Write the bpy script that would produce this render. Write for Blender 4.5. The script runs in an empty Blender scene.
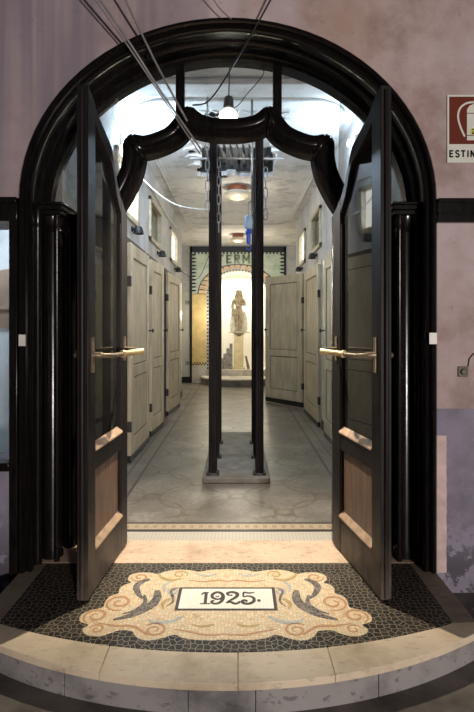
import bpy, bmesh, math, random
from mathutils import Vector, Matrix, noise as mnoise
random.seed(7)
scene = bpy.context.scene
C = scene.collection
PI = math.pi

# ------------------------------------------------------------------ materials
def new_mat(name):
    m = bpy.data.materials.new(name); m.use_nodes = True
    nt = m.node_tree; nt.nodes.clear()
    out = nt.nodes.new('ShaderNodeOutputMaterial')
    b = nt.nodes.new('ShaderNodeBsdfPrincipled')
    nt.links.new(b.outputs[0], out.inputs[0])
    return m, nt, b, out

class NB:
    """tiny node-building helper"""
    def __init__(s, nt): s.nt = nt; s.L = nt.links
    def n(s, t, **k):
        x = s.nt.nodes.new(t)
        for a, v in k.items(): setattr(x, a, v)
        return x
    def put(s, sock, v):
        if isinstance(v, (int, float)): sock.default_value = v
        elif isinstance(v, (tuple, list)): sock.default_value = (v[0], v[1], v[2], 1) if len(sock.default_value) == 4 else v
        else: s.L.new(v, sock)
    def math(s, op, a, b=0.0, c=None):
        x = s.n('ShaderNodeMath', operation=op); s.put(x.inputs[0], a); s.put(x.inputs[1], b)
        if c is not None: s.put(x.inputs[2], c)
        return x.outputs[0]
    def pos(s):
        g = s.n('ShaderNodeNewGeometry'); return g.outputs['Position']
    def sep(s, v):
        x = s.n('ShaderNodeSeparateXYZ'); s.L.new(v, x.inputs[0]); return x.outputs
    def comb(s, a, b, c):
        x = s.n('ShaderNodeCombineXYZ'); s.put(x.inputs[0], a); s.put(x.inputs[1], b); s.put(x.inputs[2], c); return x.outputs[0]
    def vscale(s, v, sc):
        x = s.n('ShaderNodeMapping'); s.L.new(v, x.inputs[0]); x.inputs['Scale'].default_value = sc; return x.outputs[0]
    def noise(s, v, scale, detail=4, rough=.55, fac=True):
        x = s.n('ShaderNodeTexNoise'); s.L.new(v, x.inputs['Vector'])
        x.inputs['Scale'].default_value = scale; x.inputs['Detail'].default_value = detail; x.inputs['Roughness'].default_value = rough
        return x.outputs[0] if fac else x.outputs[1]
    def ramp(s, f, pts):
        x = s.n('ShaderNodeValToRGB'); s.put(x.inputs[0], f)
        e = x.color_ramp.elements
        while len(e) < len(pts): e.new(.5)
        for i, (p, c) in enumerate(pts):
            e[i].position = p; e[i].color = (c[0], c[1], c[2], 1) if isinstance(c, (tuple, list)) else (c, c, c, 1)
        return x.outputs[0]
    def mix(s, f, a, b):
        x = s.n('ShaderNodeMix', data_type='RGBA'); s.put(x.inputs[0], f); s.put(x.inputs[6], a); s.put(x.inputs[7], b); return x.outputs[2]
    def band(s, v, lo, hi):
        return s.math('MULTIPLY', s.math('GREATER_THAN', v, lo), s.math('LESS_THAN', v, hi))
    def bump(s, h, st, bsdf, dist=.01):
        x = s.n('ShaderNodeBump'); x.inputs['Strength'].default_value = st; x.inputs['Distance'].default_value = dist
        s.put(x.inputs['Height'], h); s.L.new(x.outputs[0], bsdf.inputs['Normal'])

def simple(name, col, rough=.5, metal=0., var=.25, vscale=12, stretch=(1, 1, 1), bump=.0, spec=.5, coat=0., emit=None, es=0.):
    m, nt, b, out = new_mat(name); nb = NB(nt)
    p = nb.vscale(nb.pos(), stretch)
    f = nb.noise(p, vscale)
    c2 = tuple(max(0, c * (1 - var)) for c in col); c3 = tuple(min(1, c * (1 + var)) for c in col)
    c = nb.ramp(f, [(.3, c2), (.7, c3)])
    nb.L.new(c, b.inputs['Base Color'])
    b.inputs['Roughness'].default_value = rough; b.inputs['Metallic'].default_value = metal
    b.inputs['Specular IOR Level'].default_value = spec; b.inputs['Coat Weight'].default_value = coat
    if bump: nb.bump(f, bump, b)
    if emit:
        b.inputs['Emission Color'].default_value = (*emit, 1); b.inputs['Emission Strength'].default_value = es
    return m

M = {}
M['wood'] = simple('dark lacquered wood', (.0065, .0052, .005), .2, var=.5, vscale=18, stretch=(3, 3, .5), bump=.05, spec=.25)
def worn_wood():
    m, nt, b, out = new_mat('worn dark wood'); nb = NB(nt)
    p = nb.pos(); x, y, z = nb.sep(p)
    f = nb.noise(nb.vscale(p, (3, 3, .4)), 14); f2 = nb.noise(nb.vscale(p, (1, 1, .5)), 9, 6, .7)
    c = nb.ramp(f, [(.3, (.005, .004, .0038)), (.7, (.014, .0105, .0095))])
    low_tone = nb.math('MULTIPLY', nb.ramp(z, [(.0, .85), (.32, .0)]), nb.ramp(f2, [(.35, .2), (.65, 1.)]))  # lighter brown towards the bottom, broken up by noise
    c = nb.mix(low_tone, c, (.15, .12, .095))
    nb.L.new(c, b.inputs['Base Color']); b.inputs['Roughness'].default_value = .5; b.inputs['Specular IOR Level'].default_value = .25
    nb.bump(f, .15, b); return m
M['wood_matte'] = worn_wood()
M['wood_brown'] = simple('brown door panel', (.12, .075, .05), .5, var=.4, vscale=10, stretch=(4, 4, .4), bump=.1)
M['wood_pale'] = simple('worn bare wood ledge', (.34, .235, .15), .6, var=.3, vscale=20)
M['post'] = simple('post wood', (.012, .008, .008), .5, spec=.12, var=.5, vscale=10, stretch=(3, 3, .4))
M['cubicle'] = simple('aged cream paint', (.47, .405, .28), .5, var=.22, vscale=5, stretch=(2, 2, .6), bump=.05)
M['cubicle_line'] = simple('grimy moulding', (.15, .125, .08), .6)
M['cream_frame'] = simple('cream window frame', (.48, .43, .30), .5, var=.2)
M['black_base'] = simple('black skirting', (.012, .012, .012), .4)
M['brass'] = simple('worn brass', (.68, .50, .25), .36, metal=.6, var=.2)
M['bronze'] = simple('tarnished bronze', (.22, .17, .11), .45, metal=.6, var=.35, vscale=40)
M['steel'] = simple('galvanised steel', (.42, .42, .41), .4, metal=.7)
M['darkmetal'] = simple('dark metal', (.05, .045, .04), .45, metal=.5)
M['stone_grey'] = simple('grey stone slab', (.16, .145, .12), .7, var=.35, vscale=8, bump=.1)
M['white_plastic'] = simple('white enamel', (.62, .60, .55), .4, var=.1)
M['black_tile'] = simple('black tile', (.015, .015, .018), .3)
M['terracotta'] = simple('terracotta enamel', (.36, .105, .045), .4, var=.2)
M['bowl'] = simple('opal glass bowl', (.62, .56, .44), .25, var=.1)
M['blue'] = simple('blue plastic', (.02, .07, .42), .35)
M['lblue'] = simple('pale blue plastic', (.30, .42, .58), .35)
M['cable_grey'] = simple('grey cable', (.16, .15, .145), .5)
M['cable_black'] = simple('black cable', (.015, .015, .015), .5)
M['cable_white'] = simple('white cable', (.55, .54, .50), .5)
M['plaster_white'] = simple('rough white plaster', (.50, .49, .47), .9, var=.3, vscale=7, bump=.6)
M['niche_white'] = simple('niche white plaster', (.86, .84, .77), .8, var=.03)
M['pedestal'] = simple('cream pedestal stone', (.80, .66, .40), .6, var=.1)
M['statue'] = simple('weathered statue stone', (.36, .30, .20), .7, var=.45, vscale=14, bump=.3)
M['statue_dark'] = simple('dark statue stone', (.13, .105, .07), .7, var=.4)
M['drape'] = simple('pale carved drapery', (.60, .58, .50), .7, var=.2)
M['yellow_tile'] = simple('ochre glazed panel', (.72, .54, .24), .35, var=.15, vscale=6)
M['peach_tile'] = simple('peach glazed tile', (.80, .60, .38), .35, var=.2)
M['letter'] = simple('grey green letter tile', (.20, .27, .17), .4, var=.2)
M['sign_red'] = simple('brown red sign print', (.13, .028, .017), .7, var=.05, spec=.1)
M['sign_white'] = simple('off white sign', (.60, .61, .53), .7, var=.04, spec=.1)
M['sign_black'] = simple('black print', (.015, .015, .015), .8, spec=.1)
M['yellow_sticker'] = simple('yellow sticker', (.55, .52, .05), .5, var=.05)
M['peeled'] = simple('bare pinkish plaster', (.52, .40, .37), .85, var=.2)
M['street'] = simple('dark street paving', (.12, .105, .09), .75, var=.5, vscale=6, bump=.2)
M['pale_backing'] = simple('pale blue backing and cell paint', (.50, .53, .55), .7, var=.15, vscale=3)
M['brown_trim'] = simple('brown reflected band and brace', (.20, .14, .10), .7, var=.2)
M['dark_figure'] = simple('dark reflected figure', (.02, .022, .03), .9)
M['blue_cloth'] = simple('faded blue cloth', (.10, .16, .30), .9)
# mosaic colours
def mosaic(name, cols, scale, grout=(.30, .26, .19), gw=.05, rough=.45, nscale=9):
    m, nt, b, out = new_mat(name); nb = NB(nt)
    p = nb.pos()
    v = nb.n('ShaderNodeTexVoronoi', feature='F1'); v.voronoi_dimensions = '2D'
    nb.L.new(p, v.inputs['Vector']); v.inputs['Scale'].default_value = scale; v.inputs['Randomness'].default_value = .75
    e = nb.n('ShaderNodeTexVoronoi', feature='DISTANCE_TO_EDGE'); e.voronoi_dimensions = '2D'
    nb.L.new(p, e.inputs['Vector']); e.inputs['Scale'].default_value = scale; e.inputs['Randomness'].default_value = .75
    cx = nb.sep(v.outputs['Color'])[0]
    ns = nb.noise(p, nscale, 2)
    f = nb.math('ADD', nb.math('MULTIPLY', cx, .42), nb.math('MULTIPLY', ns, .62))
    k = len(cols)
    c = nb.ramp(f, [(.22 + .56 * i / (k - 1), cols[i]) for i in range(k)])
    g = nb.math('LESS_THAN', e.outputs['Distance'], gw)
    nb.L.new(nb.mix(g, c, grout), b.inputs['Base Color'])
    b.inputs['Roughness'].default_value = rough; b.inputs['Specular IOR Level'].default_value = .22
    nb.bump(nb.math('MINIMUM', e.outputs['Distance'], .12), .35, b, .01)
    return m
M['mos_dark'] = mosaic('black basalt tesserae', [(.010, .009, .008), (.024, .020, .016), (.05, .04, .032)], 36, grout=(.30, .26, .18), gw=.05)
M['mos_cream'] = mosaic('cream marble tesserae', [(.52, .34, .19), (.68, .50, .30), (.76, .62, .40), (.62, .52, .35), (.70, .48, .28)], 62, grout=(.36, .29, .19), gw=.05, nscale=13)
M['mos_white'] = mosaic('white tesserae', [(.80, .76, .66), (.86, .82, .72)], 80, grout=(.60, .54, .44), gw=.04)
M['mos_peach'] = mosaic('peach tesserae', [(.38, .19, .09), (.55, .30, .15), (.46, .24, .12)], 80, grout=(.3, .2, .12))
M['mos_ochre'] = mosaic('ochre tesserae', [(.36, .25, .07), (.50, .36, .13)], 80, grout=(.35, .3, .2))
M['mos_blue'] = mosaic('grey blue tesserae', [(.30, .33, .32), (.46, .48, .45)], 80, grout=(.42, .38, .30))
M['mos_grey'] = mosaic('slate grey tesserae', [(.035, .032, .03), (.10, .09, .08), (.22, .19, .16)], 60, grout=(.34, .29, .22))
M['mos_black'] = mosaic('small black tesserae', [(.02, .018, .015), (.04, .035, .03)], 90, grout=(.13, .11, .09), gw=.06)

def marble(name, base, dark, rough=.5, vein=.3, sc=3.0):
    m, nt, b, out = new_mat(name); nb = NB(nt)
    p = nb.pos()
    n1 = nb.noise(p, sc, 8, .65); n2 = nb.noise(nb.vscale(p, (1, 3, 2)), sc * 5, 6, .7)
    c = nb.ramp(n1, [(.30, dark), (.52, base), (.75, tuple(min(1, x * 1.12) for x in base))])
    pit = nb.math('MULTIPLY', nb.math('GREATER_THAN', n2, .60), vein)
    c = nb.mix(pit, c, tuple(x * .45 for x in dark))
    nb.L.new(c, b.inputs['Base Color']); b.inputs['Roughness'].default_value = rough; b.inputs['Specular IOR Level'].default_value = .25
    nb.bump(n2, .25, b); return m
M['marble_step'] = marble('beige marble', (.60, .50, .36), (.36, .28, .18), .5)
M['marble_riser'] = marble('soiled grey marble', (.26, .245, .235), (.10, .095, .095), .55, .5)
M['marble_threshold'] = marble('rosy threshold marble', (.64, .47, .33), (.40, .28, .18), .5, .6, 4)
M['marble_veined'] = marble('dark veined marble', (.24, .21, .18), (.04, .037, .035), .35, .2, 5)
M['marble_pale'] = marble('pale veined marble', (.62, .57, .50), (.33, .30, .27), .4, .3, 3)

def facade_mat():
    m, nt, b, out = new_mat('stained pink plaster'); nb = NB(nt)
    p = nb.pos(); x, y, z = nb.sep(p)
    big = nb.noise(p, 1.7, 9, .68); fine = nb.noise(p, 22, 6, .7)
    pink = nb.ramp(big, [(.34, (.27, .185, .155)), (.48, (.42, .32, .30)), (.64, (.50, .42, .41))])
    # vertical purple-grey bands, stronger on the left of the doorway
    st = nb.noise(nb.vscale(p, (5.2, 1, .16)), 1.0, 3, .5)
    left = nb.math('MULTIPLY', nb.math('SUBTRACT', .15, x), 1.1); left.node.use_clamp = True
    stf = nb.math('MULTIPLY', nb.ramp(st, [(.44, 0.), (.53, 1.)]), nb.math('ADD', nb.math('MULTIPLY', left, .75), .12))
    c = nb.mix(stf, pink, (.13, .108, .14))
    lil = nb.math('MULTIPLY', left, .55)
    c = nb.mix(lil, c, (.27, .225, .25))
    # orange brown stain above the right shoulder of the arch
    d = nb.math('SQRT', nb.math('ADD', nb.math('POWER', nb.math('MULTIPLY', nb.math('SUBTRACT', x, .62), 1.5), 2), nb.math('POWER', nb.math('SUBTRACT', z, 2.95), 2)))
    bl = nb.math('MULTIPLY', nb.ramp(d, [(.0, 1.), (.42, 0.)]), nb.math('MULTIPLY', big, 1.1))
    c = nb.mix(bl, c, (.30, .19, .115))
    # lilac painted dado with a ragged lower edge
    low = nb.math('LESS_THAN', z, .865)
    lilac = nb.ramp(nb.noise(p, 5, 8, .65), [(.3, (.13, .115, .145)), (.6, (.225, .205, .26))])
    lilac = nb.mix(nb.math('MULTIPLY', nb.ramp(z, [(.0, 1.), (.35, 0.)]), nb.math('GREATER_THAN', nb.noise(p, 6, 8, .7), .5)), lilac, (.07, .06, .075))
    c = nb.mix(low, c, lilac)
    c = nb.mix(nb.math('MULTIPLY', nb.math('GREATER_THAN', fine, .66), .35), c, (.15, .11, .11))
    nb.L.new(c, b.inputs['Base Color']); b.inputs['Roughness'].default_value = .85
    nb.bump(fine, .25, b); return m
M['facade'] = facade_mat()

def ceiling_mat():
    m, nt, b, out = new_mat('flaking white ceiling'); nb = NB(nt)
    p = nb.pos(); n = nb.noise(p, 3.5, 8, .7); n2 = nb.noise(p, 16, 6, .7)
    c = nb.ramp(n, [(.32, (.42, .41, .40)), (.48, (.68, .67, .65)), (.7, (.76, .755, .74))])
    c = nb.mix(nb.math('MULTIPLY', nb.math('GREATER_THAN', n2, .63), .5), c, (.34, .33, .32))
    nb.L.new(c, b.inputs['Base Color']); b.inputs['Roughness'].default_value = .9
    nb.bump(n2, .5, b); return m
M['ceiling'] = ceiling_mat()

def tilewall_mat():
    """white glazed wall tiles to 2.2 m with two black and white checker bands, painted plaster above"""
    m, nt, b, out = new_mat('white tiled wall with checker bands'); nb = NB(nt)
    p = nb.pos(); x, y, z = nb.sep(p)
    h = nb.math('ADD', x, y)
    t = .15
    def joint(v, per, w):
        f = nb.math('FRACT', nb.math('DIVIDE', nb.math('ADD', v, 50), per)); return nb.math('LESS_THAN', f, w)
    j = nb.math('MAXIMUM', joint(h, t, .03), joint(z, t, .03))
    white = nb.ramp(nb.noise(p, 2.5, 4), [(.3, (.50, .49, .45)), (.7, (.62, .61, .57))])
    c = nb.mix(nb.math('MULTIPLY', j, .4), white, (.30, .28, .25))
    for z0 in (.42, 1.86):
        s = .03
        a = nb.math('FLOOR', nb.math('DIVIDE', nb.math('ADD', h, 50), s)); bb = nb.math('FLOOR', nb.math('DIVIDE', nb.math('SUBTRACT', z, z0 - 3 * 10), s))
        chk = nb.math('GREATER_THAN', nb.math('FRACT', nb.math('MULTIPLY', nb.math('ADD', a, bb), .5)), .25)
        grp = nb.math('LESS_THAN', nb.math('FRACT', nb.math('DIVIDE', nb.math('ADD', h, 50.02), .24)), .5)
        k = nb.math('MULTIPLY', nb.math('MULTIPLY', nb.band(z, z0, z0 + .09), chk), grp)
        c = nb.mix(k, c, (.02, .02, .02))
    up = nb.math('GREATER_THAN', z, 2.15)
    paint = nb.ramp(nb.noise(p, 3, 7, .65), [(.3, (.42, .42, .42)), (.6, (.60, .60, .60))])
    c = nb.mix(up, c, paint)
    nb.L.new(c, b.inputs['Base Color'])
    nb.L.new(nb.math('ADD', nb.math('MULTIPLY', up, .55), .25), b.inputs['Roughness'])
    return m
M['tilewall'] = tilewall_mat()

def floor_mat():
    m, nt, b, out = new_mat('small tesserae floor with arabesques'); nb = NB(nt)
    p = nb.pos(); x, y, z = nb.sep(p)
    def jt(v, per, w):
        f = nb.math('FRACT', nb.math('DIVIDE', nb.math('ADD', v, 20), per)); return nb.math('LESS_THAN', f, w)
    base = nb.ramp(nb.noise(p, 2.4, 5, .6), [(.34, (.115, .098, .078)), (.5, (.19, .168, .138)), (.68, (.30, .268, .22))])
    cell = nb.n('ShaderNodeTexWhiteNoise'); cell.noise_dimensions = '2D'
    nb.L.new(nb.comb(nb.math('FLOOR', nb.math('DIVIDE', x, .022)), nb.math('FLOOR', nb.math('DIVIDE', y, .022)), 0), cell.inputs['Vector'])
    base = nb.mix(nb.math('MULTIPLY', cell.outputs[0], .5), base, (.10, .088, .07))
    # interlaced rings and crosses
    per = .66
    def cen(v, off): return nb.math('MULTIPLY', nb.math('SUBTRACT', nb.math('FRACT', nb.math('DIVIDE', nb.math('ADD', v, 20 * per + off), per)), .5), per)
    def ring(ox, oy, r, w):
        a = cen(x, ox); c = cen(y, oy)
        d = nb.math('SQRT', nb.math('ADD', nb.math('MULTIPLY', a, a), nb.math('MULTIPLY', c, c)))
        return nb.math('LESS_THAN', nb.math('ABSOLUTE', nb.math('SUBTRACT', d, r)), w)
    r1 = ring(.28, .1, .27, .013); r2 = ring(.28 + per / 2, .1 + per / 2, .27, .013); r3 = ring(.28 + per / 2, .1, .055, .014); r4 = ring(.28, .1 + per / 2, .055, .014)
    pat = nb.math('MAXIMUM', nb.math('MAXIMUM', r1, r2), nb.math('MAXIMUM', r3, r4))
    inner = nb.math('MULTIPLY', nb.band(x, -.78, .86), nb.math('GREATER_THAN', y, 3.42))
    base = nb.mix(nb.math('MULTIPLY', nb.math('MULTIPLY', nb.math('MULTIPLY', pat, inner), nb.ramp(nb.noise(p, 9, 4), [(.35, .35), (.6, 1.)])), .75), base, (.085, .062, .03))
    grout = nb.math('MAXIMUM', jt(x, .022, .16), jt(y, .022, .16))
    # transverse border: dark, beige fret, dark
    inx = nb.band(x, -5, 5)
    beige = nb.band(y, 3.235, 3.315)
    base = nb.mix(beige, base, (.42, .33, .21))
    fret = nb.math('MULTIPLY', nb.band(y, 3.255, 3.295), jt(x, .06, .45))
    base = nb.mix(nb.math('MULTIPLY', fret, .7), base, (.24, .17, .10))
    white = nb.band(y, 3.0, 3.19)
    base = nb.mix(white, base, (.48, .44, .36))
    c = nb.mix(nb.math('MULTIPLY', grout, .4), base, (.15, .13, .11))
    for lo, hi in ((3.19, 3.225), (3.325, 3.345)):
        c = nb.mix(nb.band(y, lo, hi), c, (.045, .032, .028))
    far = nb.math('GREATER_THAN', y, 3.345)
    for lo, hi in ((-.815, -.79), (-.93, -.915), (.865, .89), (.99, 1.005)):
        c = nb.mix(nb.math('MULTIPLY', nb.band(x, lo, hi), far), c, (.05, .038, .034))
    nb.L.new(c, b.inputs['Base Color']); b.inputs['Roughness'].default_value = .38
    nb.bump(grout, -.12, b); return m
M['floor'] = floor_mat()

def glass_mat(name, tint=(1, 1, 1), dirt=.0, ior=1.5):
    m = bpy.data.materials.new(name); m.use_nodes = True; nt = m.node_tree; nt.nodes.clear(); nb = NB(nt)
    out = nb.n('ShaderNodeOutputMaterial')
    tr = nb.n('ShaderNodeBsdfTransparent'); tr.inputs[0].default_value = (*tint, 1)
    gl = nb.n('ShaderNodeBsdfGlossy'); gl.inputs['Roughness'].default_value = .015
    df = nb.n('ShaderNodeBsdfDiffuse'); df.inputs[0].default_value = (.45, .43, .40, 1)
    fr = nb.n('ShaderNodeFresnel'); fr.inputs[0].default_value = ior
    mx = nb.n('ShaderNodeMixShader'); nb.L.new(fr.outputs[0], mx.inputs[0]); nb.L.new(tr.outputs[0], mx.inputs[1]); nb.L.new(gl.outputs[0], mx.inputs[2])
    m2 = nb.n('ShaderNodeMixShader')
    nz = nb.noise(nb.pos(), 7, 6, .65)
    nb.put(m2.inputs[0], nb.math('MULTIPLY', nz, dirt)); nb.L.new(mx.outputs[0], m2.inputs[1]); nb.L.new(df.outputs[0], m2.inputs[2])
    nb.L.new(m2.outputs[0], out.inputs[0]); return m
M['glass'] = glass_mat('old door glass', (.85, .86, .84), .05, 2.0)
M['glass_transom'] = glass_mat('transom glass', (.96, .97, .96), .01)
M['glass_side'] = glass_mat('dusty side glass', (.7, .7, .68), .4)
M['glass_shop'] = glass_mat('shop glass', (.9, .92, .93), .03)

def emis(name, col, st):
    m = bpy.data.materials.new(name); m.use_nodes = True; nt = m.node_tree; nt.nodes.clear()
    o = nt.nodes.new('ShaderNodeOutputMaterial'); e = nt.nodes.new('ShaderNodeEmission')
    e.inputs[0].default_value = (*col, 1); e.inputs[1].default_value = st; nt.links.new(e.outputs[0], o.inputs[0]); return m
M['bulb'] = emis('lit reflector bulb', (1, .93, .80), 30)
M['lit_pane'] = emis('lit frosted pane', (1, .98, .90), 3.0)
M['lit_pane_warm'] = emis('lit frosted pane warm', (1, .93, .76), 2.2)
M['added_lamp'] = emis('added cool lamp lens', (.75, .88, 1), 14)
M['dark_pane'] = simple('dark greenish pane', (.075, .08, .06), .2, var=.3)

# ------------------------------------------------------------------ mesh helpers
class MB:
    def __init__(s): s.v = []; s.f = []
    def add(s, vs, fs):
        o = len(s.v); s.v += [Vector(v) for v in vs]; s.f += [tuple(i + o for i in f) for f in fs]; return s
    def box(s, x0, x1, y0, y1, z0, z1):
        return s.add([(x, y, z) for x in (x0, x1) for y in (y0, y1) for z in (z0, z1)],
                     [(0, 1, 3, 2), (4, 6, 7, 5), (0, 4, 5, 1), (2, 3, 7, 6), (0, 2, 6, 4), (1, 5, 7, 3)])
    def prism(s, poly, a, b, axis='y'):
        """poly in the plane across axis, extruded from a to b"""
        n = len(poly)
        def P(p, t): return (p[0], t, p[1]) if axis == 'y' else ((p[0], p[1], t) if axis == 'z' else (t, p[0], p[1]))
        vs = [P(p, a) for p in poly] + [P(p, b) for p in poly]
        return s.add(vs, [tuple(range(n)), tuple(range(2 * n - 1, n - 1, -1))] + [(i, i + n, (i + 1) % n + n, (i + 1) % n) for i in range(n)])
    def tube(s, pts, r, seg=10, cap=True):
        pts = [Vector(p) for p in pts]; n = len(pts)
        rs = r if isinstance(r, (list, tuple)) else [r] * n
        vs = []; up = None
        for i, p in enumerate(pts):
            t = (pts[min(i + 1, n - 1)] - pts[max(i - 1, 0)]).normalized()
            if up is None:
                up = Vector((0, 0, 1)) if abs(t.z) < .9 else Vector((0, 1, 0))
            a = (up - t * up.dot(t)).normalized(); up = a; b = t.cross(a)
            vs += [p + (a * math.cos(2 * PI * k / seg) + b * math.sin(2 * PI * k / seg)) * rs[i] for k in range(seg)]
        fs = [(i * seg + k, i * seg + (k + 1) % seg, (i + 1) * seg + (k + 1) % seg, (i + 1) * seg + k) for i in range(n - 1) for k in range(seg)]
        if cap: fs += [tuple(range(seg)), tuple(range(n * seg - 1, (n - 1) * seg - 1, -1))]
        return s.add(vs, fs)
    def lathe(s, prof, c=(0, 0, 0), seg=24, axis='z'):
        c = Vector(c); vs = []
        for r, h in prof:
            for k in range(seg):
                a = 2 * PI * k / seg; u, w = r * math.cos(a), r * math.sin(a)
                vs.append(c + (Vector((u, w, h)) if axis == 'z' else Vector((u, h, w)) if axis == 'y' else Vector((h, u, w))))
        n = len(prof)
        fs = [(i * seg + k, i * seg + (k + 1) % seg, (i + 1) * seg + (k + 1) % seg, (i + 1) * seg + k) for i in range(n - 1) for k in range(seg)]
        fs += [tuple(range(seg)), tuple(range(n * seg - 1, (n - 1) * seg - 1, -1))]
        return s.add(vs, fs)
    def sweep_xz(s, path, norms, prof, close_prof=True):
        """profile (a along inward normal, y) swept along a path in the xz plane"""
        m = len(prof); n = len(path); vs = []
        for (x, z), (nx, nz) in zip(path, norms):
            vs += [(x + nx * a, y, z + nz * a) for a, y in prof]
        fs = [(i * m + k, i * m + (k + 1) % m, (i + 1) * m + (k + 1) % m, (i + 1) * m + k) for i in range(n - 1) for k in range(m)]
        fs += [tuple(range(m)), tuple(range(n * m - 1, (n - 1) * m - 1, -1))]
        return s.add(vs, fs)
    def ribbon(s, pts, ws, z0, z1):
        """flat strip in the xy plane"""
        n = len(pts); L = []; R = []
        for i, (x, y) in enumerate(pts):
            a = pts[max(i - 1, 0)]; b = pts[min(i + 1, n - 1)]
            dx, dy = b[0] - a[0], b[1] - a[1]; l = math.hypot(dx, dy) or 1
            w = (ws[i] if isinstance(ws, (list, tuple)) else ws) / 2
            L.append((x - dy / l * w, y + dx / l * w)); R.append((x + dy / l * w, y - dx / l * w))
        vs = [(p[0], p[1], z) for z in (z1, z0) for q in (L, R) for p in q]
        fs = []
        for i in range(n - 1):
            fs += [(i, i + 1, n + i + 1, n + i), (2 * n + i, 3 * n + i, 3 * n + i + 1, 2 * n + i + 1),
                   (i, 2 * n + i, 2 * n + i + 1, i + 1), (n + i, n + i + 1, 3 * n + i + 1, 3 * n + i)]
        fs += [(0, n, 3 * n, 2 * n), (n - 1, 3 * n - 1, 4 * n - 1, 2 * n - 1)]
        return s.add(vs, fs)
    def xf(s, mat):
        s.v = [mat @ v for v in s.v]; return s
    def build(s, name, mat, parent=None, smooth=True, bevel=0., subs=0):
        me = bpy.data.meshes.new(name); me.from_pydata([tuple(v) for v in s.v], [], s.f); me.update()
        bm = bmesh.new(); bm.from_mesh(me); bmesh.ops.recalc_face_normals(bm, faces=bm.faces)
        if smooth:
            for f in bm.faces: f.smooth = len(f.verts) <= 4
            for e in bm.edges:
                if len(e.link_faces) == 2 and e.calc_face_angle(0) > R(38): e.smooth = False
        bm.to_mesh(me); bm.free()
        o = bpy.data.objects.new(name, me); C.objects.link(o)
        for m in (mat if isinstance(mat, (list, tuple)) else [mat]): me.materials.append(m)
        if parent: o.parent = parent
        if bevel:
            b = o.modifiers.new('bevel', 'BEVEL'); b.width = bevel; b.segments = 2; b.limit_method = 'ANGLE'; b.angle_limit = R(40)
        return o
def R(d): return math.radians(d)
def thing(name, label, cat, loc=(0, 0, 0), rz=0, group=None):
    o = bpy.data.objects.new(name, None); C.objects.link(o); o.location = loc; o.rotation_euler = (0, 0, rz)
    o['label'] = label; o['category'] = cat
    if group: o['group'] = group
    return o
def tag(o, label, cat, group=None):
    o['label'] = label; o['category'] = cat
    if group: o['group'] = group
    return o
def struct(o): o['kind'] = 'structure'; return o
def crv(pts, n=8):
    """Catmull-Rom through points"""
    pts = [Vector(p) for p in pts]; out = []
    for i in range(len(pts) - 1):
        p0 = pts[max(i - 1, 0)]; p1 = pts[i]; p2 = pts[i + 1]; p3 = pts[min(i + 2, len(pts) - 1)]
        for k in range(n):
            t = k / n
            out.append(.5 * ((2 * p1) + (p2 - p0) * t + (2 * p0 - 5 * p1 + 4 * p2 - p3) * t * t + (3 * p1 - p0 - 3 * p2 + p3) * t ** 3))
    out.append(pts[-1]); return out
def arch_path(a, b, spring, foot, n=40):
    P = [(-a, foot), (-a, spring)]; N = [(1, 0), (1, 0)]
    for k in range(1, n):
        t = PI - PI * k / n
        x, z = a * math.cos(t), b * math.sin(t)
        nx, nz = -math.cos(t) / a, -math.sin(t) / b; l = math.hypot(nx, nz)
        P.append((x, spring + z)); N.append((nx / l, nz / l))
    P += [(a, spring), (a, foot)]; N += [(-1, 0), (-1, 0)]
    return P, N

# ------------------------------------------------------------------ dimensions
A, B, SP = 1.11, .97, 1.98          # half width, rise and springing height of the doorway
YF, YB = 2.70, 3.06                 # facade planes
XL, XR = -1.02, 1.14                # corridor walls
YE = 11.9                           # end wall
HC = 3.26                           # ceiling
GZ = -.13                           # street level

# ------------------------------------------------------------------ facade wall
m = MB()
ell = [(A * math.cos(t), SP + B * math.sin(t)) for t in [PI * k / 48 for k in range(49)]]
m.prism([(0, SP + B)] + [(x, z) for x, z in reversed(ell[:24])][0:0] + [(x, z) for x, z in reversed(ell[:24])] + [(3.6, SP), (3.6, 4.7), (0, 4.7)], YF, YB)
m.prism([(0, SP + B)] + [(x, z) for x, z in ell[25:]] + [(-3.6, SP), (-3.6, 4.7), (0, 4.7)], YF, YB)
m.box(A, 3.6, YF, YB, GZ, SP)
m.box(-1.15, -A, YF, YB, GZ, SP)
m.box(-3.6, -1.15, YF, YB, GZ, .54)
m.box(-3.6, -2.4, YF, YB, .54, SP); m.box(-2.4, -1.15, YF, YB, 1.90, SP)
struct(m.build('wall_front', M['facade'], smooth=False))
# bare plaster strip beside the right casing (slightly proud, ragged)
pts = [(A + .012, -.02), (A + .012, .72)]
rg = [(A + .07 + random.uniform(-.002, .002), .72 - .74 * k / 40) for k in range(41)]
struct(MB().prism(pts + rg, YF - .004, YF + .002).build('trim_1', M['peeled'], smooth=False))
# dark rail to the right and frame on the left
m = MB(); m.box(A + .008, 3.6, YF - .035, YF, 1.865, 1.985); m.box(A + .008, 3.6, YF - .05, YF, 1.965, 1.99); m.box(A + .008, 3.6, YF - .045, YF, 1.90, 1.915)
struct(m.build('trim_2', M['wood'], bevel=.003))
# shop window left
m = MB()
m.box(-3.6, -A - .01, YF - .04, YF + .02, 1.87, 1.995); m.box(-3.6, -A - .01, YF - .055, YF, 1.965, 1.995)
m.box(-1.165, -A - .01, YF - .04, YF + .06, GZ, 1.87); m.box(-3.6, -1.165, YF - .04, YF + .06, .535, .58)
wf = struct(m.build('window_1', M['wood'], bevel=.004))
MB().box(-2.4, -1.165, YF + .02, YF + .026, .58, 1.87).build('pane', M['glass_shop'], wf)
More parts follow.
